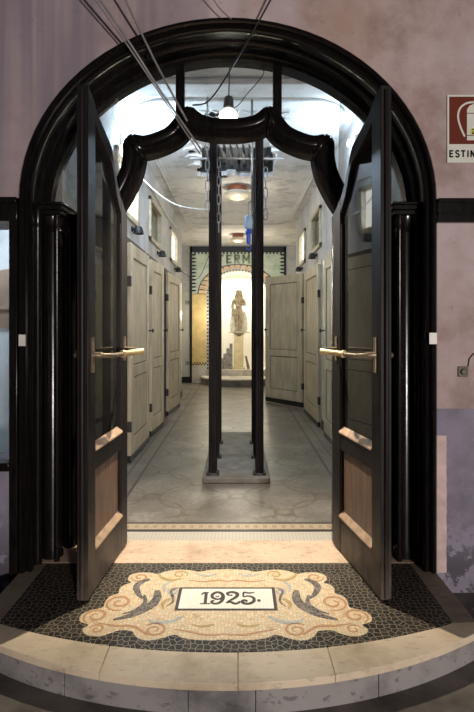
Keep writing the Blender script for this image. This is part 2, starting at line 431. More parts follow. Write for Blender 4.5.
# shallow backing added behind the pane, standing in for its street reflection
m = MB(); m.box(-2.6, -1.16, 4.1, 4.2, .0, 2.2); m.box(-2.6, -2.5, YB, 4.1, .0, 2.2); m.box(-1.22, -1.17, YB + .0, 4.1, 0, 2.2); m.box(-2.6, -1.16, YB, 4.2, 2.2, 2.25); m.box(-2.6, -1.16, YB, 4.2, .0, .05)
struct(m.build('wall_backing', M['pale_backing']))
m = MB(); m.box(-2.5, -1.22, 4.04, 4.1, 1.45, 1.52); m.box(-2.5, -1.22, 4.07, 4.1, 1.3, 1.45)  # brown band and arch stand in for the street reflected in the pane
ap = [( -1.78 + .28 * math.cos(t), 1.52 + .26 * math.sin(t)) for t in [PI * k / 16 for k in range(17)]]
m.prism(ap, 4.05, 4.1)
struct(m.build('trim_3', M['brown_trim']))

# ------------------------------------------------------------------ doorway frame (fixed)
df = thing('door_frame', 'tall black lacquered wooden arch with clustered shafts and scalloped transom around the entrance', 'door frame', (0, YF, 0))
LOC = Matrix.Translation((0, -YF, 0))
def part(mb, name, mat, par=df, **k): return mb.xf(LOC).build(name, mat, par, **k)
P, N = arch_path(A, B, SP, 0.0)
prof = [(-.006, 2.70), (-.006, 2.665), (.006, 2.648), (.022, 2.645), (.03, 2.66), (.034, 2.672), (.046, 2.668), (.056, 2.66), (.064, 2.672), (.062, 2.70),
        (.05, 2.715), (.05, 2.77), (.064, 2.782), (.068, 2.80), (.058, 2.815), (.036, 2.83), (.022, 2.88), (.022, 2.93), (.04, 2.955), (.052, 2.965), (.052, 3.03), (.035, 3.045), (.035, 3.10), (-.006, 3.10)]
part(MB().sweep_xz(P, N, prof), 'arch_casing', M['wood'])
# columns and jamb infill, both sides
for s in (-1, 1):
    def X(v): return s * v
    def bx(m, a, b, y0, y1, z0, z1): m.box(min(X(a), X(b)), max(X(a), X(b)), y0, y1, z0, z1)
    for (cx, cy, r, nm) in ((1.005, 2.86, .055, 'shaft'), (.948, 2.985, .034, 'shaft'), (1.052, 2.765, .022, 'shaft'), (.955, 2.79, .014, 'shaft')):
        pr = [(r * 1.1, .0), (r * 1.1, .06), (r, .08), (r, 1.84), (r * 1.15, 1.85), (r * 1.05, 1.865), (r * 1.2, 1.885), (r * 1.4, 1.93), (r * 1.4, 1.95)]
        o = part(MB().lathe(pr, (X(cx), cy, 0), 28), nm, M['wood'])
    m = MB(); bx(m, .905, 1.10, 2.735, 3.07, 1.95, 1.975); bx(m, .915, 1.09, 2.75, 3.06, 1.925, 1.95); bx(m, .90, 1.105, 2.725, 3.075, 1.975, 1.99)
    part(m, 'capital', M['wood'], bevel=.004)
    m = MB(); bx(m, .63, 1.11, 3.03, 3.075, .0, 1.98)
    for k in range(7):
        xx = .68 + k * .045; m.tube([(X(xx), 3.03, .12), (X(xx), 3.03, 1.9)], .013, 8)
    bx(m, .63, .93, 3.0, 3.03, .0, .12); bx(m, .63, .93, 3.0, 3.03, 1.9, 1.98)
    part(m, 'side_panel', M['wood'])
    # glazing above the side panel, a quarter of the arch
    a2, b2 = A - .036, B - .036
    pl = [(X(.66), 1.98)] + [(X(a2 * math.cos(t)), SP + b2 * math.sin(t)) for t in [R(0), R(10), R(20), R(30), R(40), R(46), R(51)]]
    part(MB().prism(pl, 3.05, 3.056), 'side_glass', M['glass_side'])

# scalloped transom bar
segs = [[(-.70, 2.02), (-.655, 2.09), (-.60, 2.20), (-.575, 2.30), (-.572, 2.395)],
        [(-.572, 2.395), (-.50, 2.385), (-.41, 2.41), (-.32, 2.46), (-.245, 2.56)],
        [(-.245, 2.565), (-.18, 2.515), (-.09, 2.492), (0, 2.487), (.09, 2.492), (.18, 2.515), (.245, 2.565)],
        [(.245, 2.56), (.32, 2.46), (.41, 2.41), (.50, 2.385), (.572, 2.395)],
        [(.572, 2.395), (.575, 2.30), (.60, 2.20), (.655, 2.09), (.70, 2.02)]]
for sg in segs:
    p = crv([(x, 0, z) for x, z in sg], 8)
    n = len(p); path = []; nr = []
    for i, q in enumerate(p):
        t = (p[min(i + 1, n - 1)] - p[max(i - 1, 0)]).normalized()
        path.append((q.x, q.z)); nr.append((-t.z, t.x))
    prf = []
    for k in range(28):
        a = 2 * PI * k / 28; r = .070
        if abs(math.degrees(a) - 180) > 150 : r = .063
        # quirks on the underside and top
        if k in (12, 13, 15, 16): r = .076
        if k == 14: r = .086
        if k in (20, 21): r = .056
        if k == 22: r = .072
        prf.append((math.cos(a) * r, 3.0 + math.sin(a) * r * .95))
    part(MB().sweep_xz(path, nr, prf), 'transom_bar', M['wood'])
for (cx, cz, ang) in ((-.572, 2.40, 45), (-.245, 2.565, -10), (.245, 2.565, 10), (.572, 2.40, -45)):
    m = MB()
    for d in (-22, -8, 8, 22):
        a = R(90 + ang + d)
        dirv = Vector((math.cos(a), 0, math.sin(a)))
        c = Vector((cx, 3.0, cz)) - dirv * .03
        t = Vector((-dirv.z, 0, dirv.x))
        ring = [c + dirv * math.cos(2 * PI * k / 24) * .083 + Vector((0, 1, 0)) * math.sin(2 * PI * k / 24) * .072 + t * (d * .0004) for k in range(25)]
        m.tube(ring, .009, 8)
    m.lathe([(.02, -.04), (.058, -.03), (.07, 0), (.058, .03), (.02, .04)], (0, 0, 0), 20, 'y').xf(Matrix.Identity(4)) if False else None
    part(m, 'pleated_knuckle', M['wood'])
for s in (-1, 1):
    zt = SP + B * math.sqrt(1 - (.29 / A) ** 2) - .04
    m = MB(); m.box(s * .29 - .026, s * .29 + .026, 2.975, 3.03, 2.50, zt)
    part(m, 'mullion', M['wood'], bevel=.004)
# transom glass above the bar
top = [(x, z) for x, z in [((A - .04) * math.cos(t), SP + (B - .04) * math.sin(t)) for t in [R(48 + 84 * k / 24) for k in range(25)]]]
low = []
for sg in segs: low += [(q.x, q.z) for q in crv([(x, 0, z) for x, z in sg], 4)]
low = [q for q in low if abs(q[0]) < .66 and q[1] > 2.12]
part(MB().prism(top + low, 3.012, 3.016), 'transom_glass', M['glass_transom'], smooth=False)
for s, z, w in ((-1, 1.235, .035), (1, 1.245, .04)):
    m = MB(); m.box(s * 1.085 - w / 2, s * 1.085 + w / 2, 2.638, 2.646, z - .03, z + .03)
    part(m, 'strike_label', M['white_plastic'])

# ------------------------------------------------------------------ entrance leaves
W, T = .64, .055
topc = [(0, 1.98), (.05, 2.00), (.12, 2.05), (.19, 2.13), (.235, 2.215), (.28, 2.285), (.38, 2.325), (.48, 2.36), (.57, 2.42), (.64, 2.45)]
def topz(u):
    for (a, za), (b, zb) in zip(topc, topc[1:]):
        if u <= b: return za + (zb - za) * (u - a) / (b - a)
    return topc[-1][1]
def seg_top(u0, u1): return [(u0, topz(u0))] + [p for p in topc if u0 < p[0] < u1] + [(u1, topz(u1))]
def leaf(label, side, hinge, free):
    """local: x = u from the hinge to the free stile, y = thickness (inner, corridor-centre face at y=-T*inn)"""
    hx, hy = hinge; ang = math.atan2(free[1] - hy, free[0] - hx)
    root = thing('entrance_door', label, 'door', (hx, hy, 0), ang, None)
    q = side                       # direction of the doorway centre in local y
    def bx(m, u0, u1, y0, y1, z0, z1): m.box(u0, u1, min(q * y0, q * y1), max(q * y0, q * y1), z0, z1)
    m = MB(); h = T / 2
    m.prism([(0, .012)] + seg_top(0, .115) + [(.115, .012)], -h, h)
    m.prism([(W - .10, .012)] + seg_top(W - .10, W) + [(W, .012)], -h, h)
    m.box(.115, W - .10, -h * .9, h * .9, .012, .215)
    m.box(.115, W - .10, -h * .9, h * .9, .60, .70)
    tp = seg_top(.115, W - .10)
    m.prism(tp + [(u, z - .085) for u, z in reversed(tp)], -h * .9, h * .9)
    # raised edge roll on the free stile
    m.tube([(W + .004, 0, .02), (W + .004, 0, 2.43)], .012, 8)
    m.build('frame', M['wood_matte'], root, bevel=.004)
    m = MB(); m.prism([(.112, .69), (W - .097, .69)] + [(u, z - .08) for u, z in reversed(tp)], -.003, .003)
    m.build('glass_pane', M['glass'], root, smooth=False)
    m = MB(); bx(m, .11, W - .095, -.008, .008, .21, .605)
    m.build('lower_panel', M['wood_brown'], root)
    # worn sloping ledges at the foot of glass and panel, on the inner face
    for z in (.70, .215):
        m = MB(); m.prism([(q * .004, z - .004), (q * (h + .006), z - .004), (q * (h + .006), z + .004), (q * .006, z + .034)], .112, W - .097, 'x')
        o = m.build('ledge', M['wood_pale'], root); o['label'] = 'worn bare wood ledge'
    m = MB()
    for z0, z1 in ((.735, None), (.25, .60)):
        zz = z1 if z1 else 1.9
        for u in (.12, W - .105):
            bx(m, u - .006, u + .006, .0, h * .8, z0, zz)
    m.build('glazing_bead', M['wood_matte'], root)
    # handle both faces
    hd = None
    for face, off in ((q, .135), (-q, .09)):
        m = MB(); z = 1.17
        y0 = face * h
        bxp = [(W - .075, W - .035)]
        m.box(W - .066, W - .044, min(y0, y0 + face * .008), max(y0, y0 + face * .008), z - .085, z + .085)
        m.tube(crv([(W - .055, y0, z), (W - .07, y0 + face * off * .35, z - .003), (W - .12, y0 + face * off * .62, z - .006), (W - .20, y0 + face * off * .8, z - .002)], 6), [.016] * 6 + [.012] * 13, 10)
        m.tube(crv([(.07, y0, z + .01), (.09, y0 + face * off * .4, z + .008), (.16, y0 + face * off * .9, z + .004), (.22, y0 + face * off * 1.05, z + .002)], 6), .010, 10)
        m.box(.055, .085, min(y0, y0 + face * .008), max(y0, y0 + face * .008), z - .06, z + .08)
        hd = m.build('handle_bracket', M['bronze'], root)
        g = MB(); e0 = Vector((W - .19, y0 + face * off * .78, z - .002)); e1 = Vector((.235, y0 + face * (off * 1.12), z + .002))
        d = (e1 - e0)
        g.tube([e0, e0 + d * .04, e0 + d * .06, e0 + d * .94, e0 + d * .97, e1], [.018, .020, .0155, .0155, .019, .014], 14)
        g.build('push_bar', M['brass'], root)
    m = MB()
    for z in (.25, 1.15, 1.85): m.lathe([(.009, -.05), (.009, .05)], (-.006, -q * h * .6, z), 10)
    m.build('hinge', M['darkmetal'], root)
    return root
leaf('left glazed dark entrance door swung open, pale ledges facing the mosaic', 1, (-.636, 3.0), (-.680, 2.36))
leaf('right glazed dark entrance door swung open, beside the pink wall with the sign', -1, (.650, 3.0), (.757, 2.37))

# ------------------------------------------------------------------ platform, mosaic, threshold
def arc_pts(cy, r, x0, x1, n):
    return [(x0 + (x1 - x0) * k / n, cy - math.sqrt(r * r - (x0 + (x1 - x0) * k / n) ** 2)) for k in range(n + 1)]
step = thing('entrance_step', 'curved beige marble doorstep around the black mosaic', 'step', (0, 2.0, 0))
L2 = Matrix.Translation((0, -2.0, 0))
cuts = [-1.20, -.47, .055, .42, 1.20]
for a, b in zip(cuts, cuts[1:]):
    o = arc_pts(3.88, 2.05, a + .0006, b - .0006, 14); i = arc_pts(4.62, 2.615, a + .0015, b - .0015, 14)
    if a < -1.1: o = [(-1.19, 2.225)] + [p for p in o if p[0] > -1.18]; i = [(-1.0, 2.207)] + [p for p in i if p[0] > -1.0]
    poly = o + i[::-1]
    if b > 1.1:
        i = [p for p in i if p[0] < 1.0] + [(1.0, 2.207)]; poly = o + i[::-1]
    mb = MB().prism(poly, -.030, 0, 'z').xf(L2).build('tread_slab', M['marble_step'], step, smooth=False, bevel=.003)
rc = [-1.20, -.62, -.13, .12, .60, 1.20]
for a, b in zip(rc, rc[1:]):
    o = arc_pts(3.88, 2.035, a + .001, b - .001, 14); i = [(x, y + .16) for x, y in o]
    MB().prism(o + i[::-1], GZ, -.030, 'z').xf(L2).build('riser', M['marble_riser'], step, smooth=False, bevel=.003)
M['kerb'] = marble('shaded beige marble', (.24, .20, .145), (.12, .10, .075), .6, .5)  # shade of the door leaves put into the colour, darker than the tread
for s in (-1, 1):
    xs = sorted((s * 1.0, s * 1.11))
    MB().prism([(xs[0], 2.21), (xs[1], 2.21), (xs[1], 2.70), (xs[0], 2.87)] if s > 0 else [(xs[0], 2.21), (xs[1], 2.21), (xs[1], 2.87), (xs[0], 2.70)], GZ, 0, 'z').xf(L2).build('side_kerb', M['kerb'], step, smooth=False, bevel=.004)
MB().prism([(-.998, 2.9), (-.998, 2.15)] + arc_pts(4.62, 2.60, -.99, .99, 20)[1:-1] + [(.998, 2.15), (.998, 2.9)], GZ, -.006, 'z').xf(Matrix.Translation((0, -1.97, 0))).build('core', M['stone_grey'], step, smooth=False)

struct(MB().box(-1.10, 1.10, 2.765, 3.06, -.10, .001).build('trim_4', M['marble_threshold'], bevel=.003))

mos = thing('floor_mosaic', 'black and cream mosaic with scrollwork and the date 1925 on the doorstep', 'mosaic', (0, 2.4, 0))
L3 = Matrix.Translation((0, -2.4, 0))
fld = [(-.998, 2.764), (-.998, 2.213)] + [p for p in arc_pts(4.62, 2.612, -.99, .99, 30)] + [(.998, 2.213), (.998, 2.764)]
MB().prism(fld, -.005, .0, 'z').xf(L3).build('dark_field', M['mos_dark'], mos, smooth=False)
# cartouche, right half outline (x, y), mirrored
half = [(0, 2.085), (.10, 2.082), (.17, 2.095), (.215, 2.118), (.26, 2.098), (.31, 2.080), (.355, 2.090), (.385, 2.120), (.40, 2.145), (.455, 2.150), (.49, 2.128), (.535, 2.108), (.59, 2.120), (.615, 2.155),
        (.60, 2.190), (.645, 2.215), (.655, 2.262), (.625, 2.300), (.575, 2.325), (.575, 2.37), (.565, 2.42), (.53, 2.450), (.535, 2.49), (.52, 2.53), (.49, 2.55), (.515, 2.585), (.51, 2.63), (.47, 2.655), (.415, 2.655),
        (.37, 2.642), (.33, 2.668), (.27, 2.688), (.20, 2.680), (.15, 2.665), (.09, 2.685), (0, 2.695)]
hc = [(v.x, v.y) for v in crv([(x, y, 0) for x, y in half], 4)]
MB().prism(hc + [(-x, y) for x, y in reversed(hc[1:-1])], -.002, .0012, 'z').xf(L3).build('cartouche', M['mos_cream'], mos, smooth=False)
Z0, Z1 = .0008, .0022
def rib(name, pts, w, mat, taper=True, sides=(1, -1), z1=Z1):
    for s in sides:
        p = [(s * v.x, v.y) for v in crv([(a, b, 0) for a, b in pts], 6)]
        n = len(p); ws = [w * (.25 + .75 * math.sin(PI * min(1, .12 + .88 * i / (n - 1)))) if taper else w for i in range(n)]
        MB().ribbon(p, ws, Z0, z1).xf(L3).build(name, mat, mos, smooth=False)
def spiral(cx, cy, r, turns, a0, d=1, n=22, squash=1.):
    return [(cx + r * (1 - .82 * k / n) * math.cos(a0 + d * 2 * PI * turns * k / n), cy + squash * r * (1 - .82 * k / n) * math.sin(a0 + d * 2 * PI * turns * k / n)) for k in range(n + 1)]
# slate crescents
rib('dark_crescent', [(.40, 2.585), (.435, 2.56), (.455, 2.51), (.43, 2.44), (.40, 2.40)], .035, M['mos_grey'])
rib('dark_crescent', [(.345, 2.475), (.335, 2.40), (.36, 2.33), (.42, 2.265), (.50, 2.225)], .048, M['mos_grey'])
rib('dark_crescent', [(.40, 2.43), (.385, 2.36), (.42, 2.30), (.47, 2.27)], .022, M['mos_grey'])
rib('scroll', spiral(.505, 2.365, .068, 1.6, R(250), 1), .014, M['mos_peach'])
rib('scroll', spiral(.585, 2.255, .058, 1.5, R(300), 1), .013, M['mos_peach'])
rib('scroll', spiral(.555, 2.155, .035, 1.2, R(20), 1), .010, M['mos_peach'])
rib('scroll', spiral(.305, 2.15, .052, 1.6, R(40), 1), .013, M['mos_peach'])
rib('scroll', spiral(.455, 2.605, .045, 1.4, R(0), -1), .012, M['mos_peach'])
rib('scroll', spiral(.25, 2.635, .040, 1.3, R(200), -1), .011, M['mos_ochre'])
rib('scroll', [(0, 2.12), (.08, 2.115), (.16, 2.14), (.22, 2.155)], .012, M['mos_peach'])
rib('scroll', [(.33, 2.115), (.40, 2.175), (.48, 2.18), (.56, 2.20)], .016, M['mos_peach'])
rib('leaf_sprig', [(.24, 2.59), (.29, 2.575), (.34, 2.60), (.365, 2.645)], .022, M['mos_ochre'])
rib('leaf_sprig', [(.06, 2.64), (.11, 2.62), (.17, 2.645)], .018, M['mos_blue'])
rib('leaf_sprig', [(.19, 2.255), (.24, 2.215), (.31, 2.205), (.35, 2.235)], .022, M['mos_blue'])
rib('leaf_sprig', [(.29, 2.56), (.315, 2.52), (.305, 2.46)], .018, M['mos_blue'])
rib('leaf_sprig', [(.05, 2.19), (.10, 2.175), (.15, 2.19)], .014, M['mos_ochre'])
rib('leaf_sprig', [(0, 2.56), (.05, 2.575), (.12, 2.56), (.2, 2.575)], .012, M['mos_peach'])
rib('leaf_sprig', [(.27, 2.40), (.30, 2.36), (.29, 2.31)], .02, M['mos_ochre'])
# bow ties each side of the date plate
rib('plate_scroll', spiral(.262, 2.465, .034, 1.2, R(100), -1), .013, M['mos_blue'])
rib('plate_scroll', [(.245, 2.50), (.275, 2.47), (.262, 2.42), (.255, 2.37), (.28, 2.33)], .014, M['mos_grey'])
MB().box(-.238, .238, 2.298, 2.502, Z0, .0024).xf(L3).build('plate_border', M['mos_black'], mos, smooth=False)
MB().box(-.222, .222, 2.313, 2.487, Z0, .0032).xf(L3).build('date_plate', M['mos_white'], mos, smooth=False)
def glyph(strokes, ox):
    m = MB()
    for pts, w in strokes:
        p = [((ox + v.x) * .80, 2.4 + (v.y - 2.4) * .88) for v in crv([(a, b, 0) for a, b in pts], 6)]
        n = len(p)
        ws = [w * (.5 + .5 * math.sin(PI * i / (n - 1))) for i in range(n)] if w > 0 else -w
        m.ribbon(p, ws, .003, .0042)
    m.xf(L3).build('numeral', M['mos_black'], mos, smooth=False)
b0 = 2.345
def sh(l): return [(a, b0 + b * .115) for a, b in l]
glyph([(sh([(.04, .0), (.04, .95)]), -.015), (sh([(.012, .78), (.02, .90), (.035, .93), (.045, .98)]), -.008), (sh([(.01, 0), (.07, 0)]), -.008), (sh([(.02, .98), (.055, .98)]), -.007)], -.165)
glyph([(sh([(.068, .60), (.055, .40), (.03, .40), (.008, .58), (.012, .85), (.035, 1.0), (.06, .92), (.074, .65), (.07, .3), (.05, .05), (.025, 0), (.008, .1), (.012, .25), (.024, .2)]), .018), (sh([(.03, .66), (.04, .58), (.05, .68)]), -.007)], -.095)
glyph([(sh([(.022, .72), (.012, .80), (.010, .92), (.035, 1.02), (.065, .92), (.07, .72), (.055, .50), (.03, .30), (.005, .06)]), .019), (sh([(.005, .08), (.03, .14), (.055, 0), (.078, .08), (.08, .22)]), .016), (sh([(.022, .72), (.034, .70), (.036, .80)]), -.008)], -.005)
glyph([(sh([(.085, 1.0), (.05, .93), (.02, .98), (.015, .60)]), .013), (sh([(.015, .58), (.045, .66), (.075, .52), (.078, .22), (.05, .0), (.02, .03), (.008, .18), (.02, .30), (.035, .24), (.03, .16)]), .018)], .085)
glyph([(sh([(.004, .25), (.014, .35), (.018, .22), (.006, .22)]), -.008)], .180)

# ------------------------------------------------------------------ street & corridor shell
struct(MB().box(-3.6, 3.6, -3.0, 2.70, GZ - .1, GZ).build('floor_street', M['street'], smooth=False))
struct(MB().box(-3.6, 3.6, 2.70, 2.9, GZ - .1, GZ).build('floor_footing', M['street'], smooth=False))
struct(MB().box(-2.0, 2.0, 3.06, 12.9, -.10, 0).build('floor', M['floor'], smooth=False))
# ceiling with a broken shaft
HX0, HX1, HY0, HY1 = -.47, .50, 4.55, 6.45
m = MB()
m.box(-2.3, HX0, YB, 12.9, HC, HC + .12); m.box(HX1, 2.3, YB, 12.9, HC, HC + .12)
m.box(HX0, HX1, YB, HY0, HC, HC + .12); m.box(HX0, HX1, HY1, 12.9, HC, HC + .12)
# ragged bits at the hole edge
for k in range(26):
    a = random.random(); e = random.choice('LRFN'); w = random.uniform(.04, .11)
    if e == 'L': x, y = HX0 + w * .2, HY0 + a * (HY1 - HY0)
    elif e == 'R': x, y = HX1 - w * .2, HY0 + a * (HY1 - HY0)
    elif e == 'F': x, y = HX0 + a * (HX1 - HX0), HY1 - w * .2
    else: x, y = HX0 + a * (HX1 - HX0), HY0 + w * .2
    m.prism([(x + w * math.cos(t) * random.uniform(.6, 1.1), y + w * math.sin(t) * random.uniform(.6, 1.1)) for t in [PI / 3 * j for j in range(6)]], HC - .012, HC + .05, 'z')
cl = struct(m.build('ceiling', M['ceiling'], smooth=False))
m = MB(); zt = 4.5
m.box(HX0 - .08, HX0, HY0 - .08, HY1 + .08, HC + .12, zt); m.box(HX1, HX1 + .08, HY0 - .08, HY1 + .08, HC + .12, zt)
m.box(HX0, HX1, HY1, HY1 + .08, HC + .12, zt); m.box(HX0, HX1, HY0 - .08, HY0, HC + .12, zt); m.box(HX0, HX1, HY0, HY1, zt, zt + .08)
struct(m.build('ceiling_shaft', M['plaster_white'], smooth=False))
# moulding ring on the ceiling with rounded corners
ring = []
x0, x1, y0, y1, rr = -.90, 1.02, 4.28, 9.4, .35
for cx, cy, a0 in ((x1 - rr, y0 + rr, -90), (x1 - rr, y1 - rr, 0), (x0 + rr, y1 - rr, 90), (x0 + rr, y0 + rr, 180)):
    for k in range(9):
        a = R(a0 + 90 * k / 8); ring.append((cx + rr * math.cos(a), cy + rr * math.sin(a), HC))
ring.append(ring[0])
m = MB(); m.tube(ring, .022, 8, False)
m.tube([(p[0] * .965 + .002, p[1], HC) for p in ring], .012, 6, False)
struct(m.build('trim_5', M['ceiling']))
struct(MB().box(-1.6, 1.7, 3.9, 4.15, HC - .05, HC).build('trim_6', M['ceiling'], bevel=.02))

def side_wall(sx, xin, doors, wins, y0, y1, name):
    """wall with door openings and high windows; thickness outwards .10"""
    xo = xin + sx * .10; a, b = min(xin, xo), max(xin, xo); m = MB()
    ZD, W0, W1 = 2.12, 2.36, 2.90
    ys = [y0]
    for d0, d1 in doors:
        m.box(a, b, ys[-1], d0, 0, ZD); ys.append(d1)
    m.box(a, b, ys[-1], y1, 0, ZD)
    m.box(a, b, y0, y1, ZD, W0)
    ys = [y0]
    for d0, d1, _ in wins:
        m.box(a, b, ys[-1], d0, W0, W1); ys.append(d1)
    m.box(a, b, ys[-1], y1, W0, W1); m.box(a, b, y0, y1, W1, HC)
    struct(m.build(name, M['tilewall'], smooth=False))
    m = MB()
    ys = [y0]
    for d0, d1 in doors:
        m.box(min(xin, xin - sx * .012), max(xin, xin - sx * .012), ys[-1], d0 - .05, 0, .12); ys.append(d1 + .05)
    m.box(min(xin, xin - sx * .012), max(xin, xin - sx * .012), ys[-1], y1, 0, .12)
    struct(m.build('baseboard_' + ('left' if sx < 0 else 'right'), M['black_base'], smooth=False))
dl = [(4.78, 5.72), (5.93, 6.62), (7.35, 8.25)]
dr = [(4.95, 6.0), (6.5, 7.65), (8.15, 9.08)]
wl = [(4.35, 5.30, 1), (6.02, 6.92, 0), (7.86, 8.72, 1)]
wr = [(3.95, 4.62, 1), (6.48, 7.28, 0), (7.98, 8.72, 1)]
side_wall(-1, XL, dl, wl, YB, 9.55, 'wall_left')
side_wall(1, XR, dr, wr, YB, 9.35, 'wall_right')
# cells behind the openings, one closed volume per side
for sx, xin, y1, nm in ((-1, XL, 9.55, 'wall_cells_left'), (1, XR, 9.35, 'wall_cells_right')):
    xo = xin + sx * 1.0; m = MB()
    m.box(min(xo, xo + sx * .05), max(xo, xo + sx * .05), YB + 1.2 if sx < 0 else YB, y1, 0, HC)
    yy = YB + 1.2 if sx < 0 else YB
    m.box(min(xin + sx * .1, xo), max(xin + sx * .1, xo), y1 - .05, y1, 0, HC)
    m.box(min(xin + sx * .1, xo), max(xin + sx * .1, xo), yy, yy + .05, 0, HC)
    struct(m.build(nm, M['pale_backing'], smooth=False))
# far bay walls
m = MB(); m.box(-1.75, -1.65, 9.55, YE, 0, HC); m.box(-1.75, XL - .1, 9.5, 9.55, 0, HC)
struct(m.build('wall_bay_left', M['tilewall'], smooth=False))
m = MB(); m.box(1.75, 1.85, 9.35, YE, 0, HC); m.box(XR + .1, 1.85, 9.30, 9.35, 0, HC)
struct(m.build('wall_bay_right', M['tilewall'], smooth=False))

NX = .055
wn = 0
def side_window(sx, xin, w, num):
    y0, y1, lit = w; z0, z1 = 2.36, 2.90; t = .055
    m = MB()
    for a, b, c, d in ((y0, y1, z0, z0 + t), (y0, y1, z1 - t, z1), (y0, y0 + t, z0, z1), (y1 - t, y1, z0, z1)):
        xa, xb = xin - sx * .03, xin + sx * .06
        m.box(min(xa, xb), max(xa, xb), a, b, c, d)
    o = struct(m.build('window_%d' % num, M['cream_frame'], bevel=.006))
    xa, xb = xin + sx * .03, xin + sx * .036
    MB().box(min(xa, xb), max(xa, xb), y0 + t, y1 - t, z0 + t, z1 - t).build('pane', M['lit_pane' if lit else 'dark_pane'], o)
k = 2
for w in wl: side_window(-1, XL, w, k); k += 1
for w in wr: side_window(1, XR, w, k); k += 1
ord_ = ['nearest', 'middle', 'farthest']
for sx, xin, lst, nm in ((-1, XL, [(5.05), (6.65), (8.45)], 'left'), (1, XR, [(6.85), (8.38)], 'right')):
    for i, y in enumerate(lst):
        z = 2.30
        lab = {('left', 0): 'small dark bell under the bright window nearest the entrance, left wall',
               ('left', 1): 'small dark bell under the dark window on the left wall',
               ('left', 2): 'small dark bell under the farthest bright window on the left wall',
               ('right', 0): 'small dark bell under the dark window on the right wall',
               ('right', 1): 'small dark bell under the far bright window on the right wall'}[(nm, i)]
        r = thing('wall_bell', lab, 'bell', (xin, y, z), 0, 'bells under the cubicle windows')
        MB().lathe([(.028, 0), (.028, .012), (.015, .016), (.015, .045)], (0, 0, 0), 14, 'x').xf(Matrix.Scale(-sx, 4, (1, 0, 0))).build('mount', M['darkmetal'], r)
        MB().lathe([(.01, .03), (.035, .02), (.05, -.02), (.055, -.05), (.045, -.052), (.01, -.03)], (-sx * .07, 0, 0), 18).build('cup', M['black_base'], r)

# ------------------------------------------------------------------ cubicle doors
def cub(num, label, hinge, free, zb=.07, zt=2.12, inward=1):
    hx, hy = hinge; w = math.hypot(free[0] - hx, free[1] - hy); ang = math.atan2(free[1] - hy, free[0] - hx)
    o_ = bpy.data.objects.new('door_%d' % num, None); C.objects.link(o_); o_.location = (hx, hy, 0); o_.rotation_euler = (0, 0, ang)
    o_['kind'] = 'structure'; o_['label'] = label; o_['category'] = 'door'
    h = .019; st = .115
    m = MB(); m.box(0, st, -h, h, zb, zt); m.box(w - st, w, -h, h, zb, zt)
    m.box(st, w - st, -h, h, zb, zb + .16); m.box(st, w - st, -h, h, zt - .13, zt); m.box(st, w - st, -h, h, .82, .93)
    m.build('frame', M['cubicle'], o_, bevel=.004)
    for z0, z1 in ((zb + .16, .82), (.93, zt - .13)):
        MB().box(st, w - st, -.008, .008, z0, z1).build('panel', M['cubicle'], o_)
        m = MB()
        for s in (-1, 1):
            for a, b, c, d in ((st, w - st, z0, z0 + .014), (st, w - st, z1 - .014, z1), (st, st + .014, z0, z1), (w - st - .014, w - st, z0, z1)):
                m.box(a, b, s * .008 - .003, s * .008 + .003, c, d)
        m.build('moulding', M['cubicle_line'], o_)
    m = MB(); m.box(.0, w, -h * .8, h * .8, .01, zb); m.build('base_strip', M['black_base'], o_)  # black strip along the door foot, almost down to the floor
    hd = MB(); hd.box(w - .085, w - .045, -h - .004, h + .004, 1.16, 1.36); hb = hd.build('lock_plate', M['white_plastic'], o_)
    g = MB()
    for s in (-1, 1): g.lathe([(.008, s * h), (.008, s * (h + .04)), (.022, s * (h + .045)), (.022, s * (h + .06)), (.006, s * (h + .066))], (w - .065, 0, 1.27), 12, 'y')
    g.build('knob', M['darkmetal'], hb)
    m = MB()
    for z in (.35, 1.75): m.box(-.012, .02, -h - .003, h + .003, z - .05, z + .05)
    m.build('hinge', M['darkmetal'], o_)
    return o_
cub(1, 'cream panelled cubicle door nearest the entrance, left side', (XL + .03, 4.80), (XL + .045, 5.70))
cub(2, 'narrow cream cubicle door in the middle of the left side', (XL + .03, 5.95), (XL + .08, 6.60))
cub(3, 'farthest cream cubicle door of the left side, slightly ajar', (XL + .03, 7.37), (XL + .11, 8.22))
cub(4, 'cream cubicle door mostly hidden behind the right entrance door', (XR - .03, 4.98), (XR - .04, 5.98))
cub(5, 'cream cubicle door next to the wide open one, right side', (XR - .025, 6.53), (XR - .055, 7.62), zt=2.14)
cub(6, 'cream cubicle door standing wide open, facing the corridor', (XR - .03, 8.12), (.55, 8.82), zb=.09, zt=2.19)
# door casings
for i, (sx, xin, (a, b)) in enumerate([(-1, XL, d) for d in dl] + [(1, XR, d) for d in dr]):
    m = MB(); xa, xb = xin - sx * .012, xin + sx * .10
    lo, hi = min(xa, xb), max(xa, xb)
    m.box(lo, hi, a - .05, a + .0, 0, 2.18); m.box(lo, hi, b, b + .05, 0, 2.18); m.box(lo, hi, a, b, 2.13, 2.18)
    struct(m.build('trim_%d' % (7 + i), M['wood_matte'] if sx < 0 else M['cubicle'], bevel=.004))

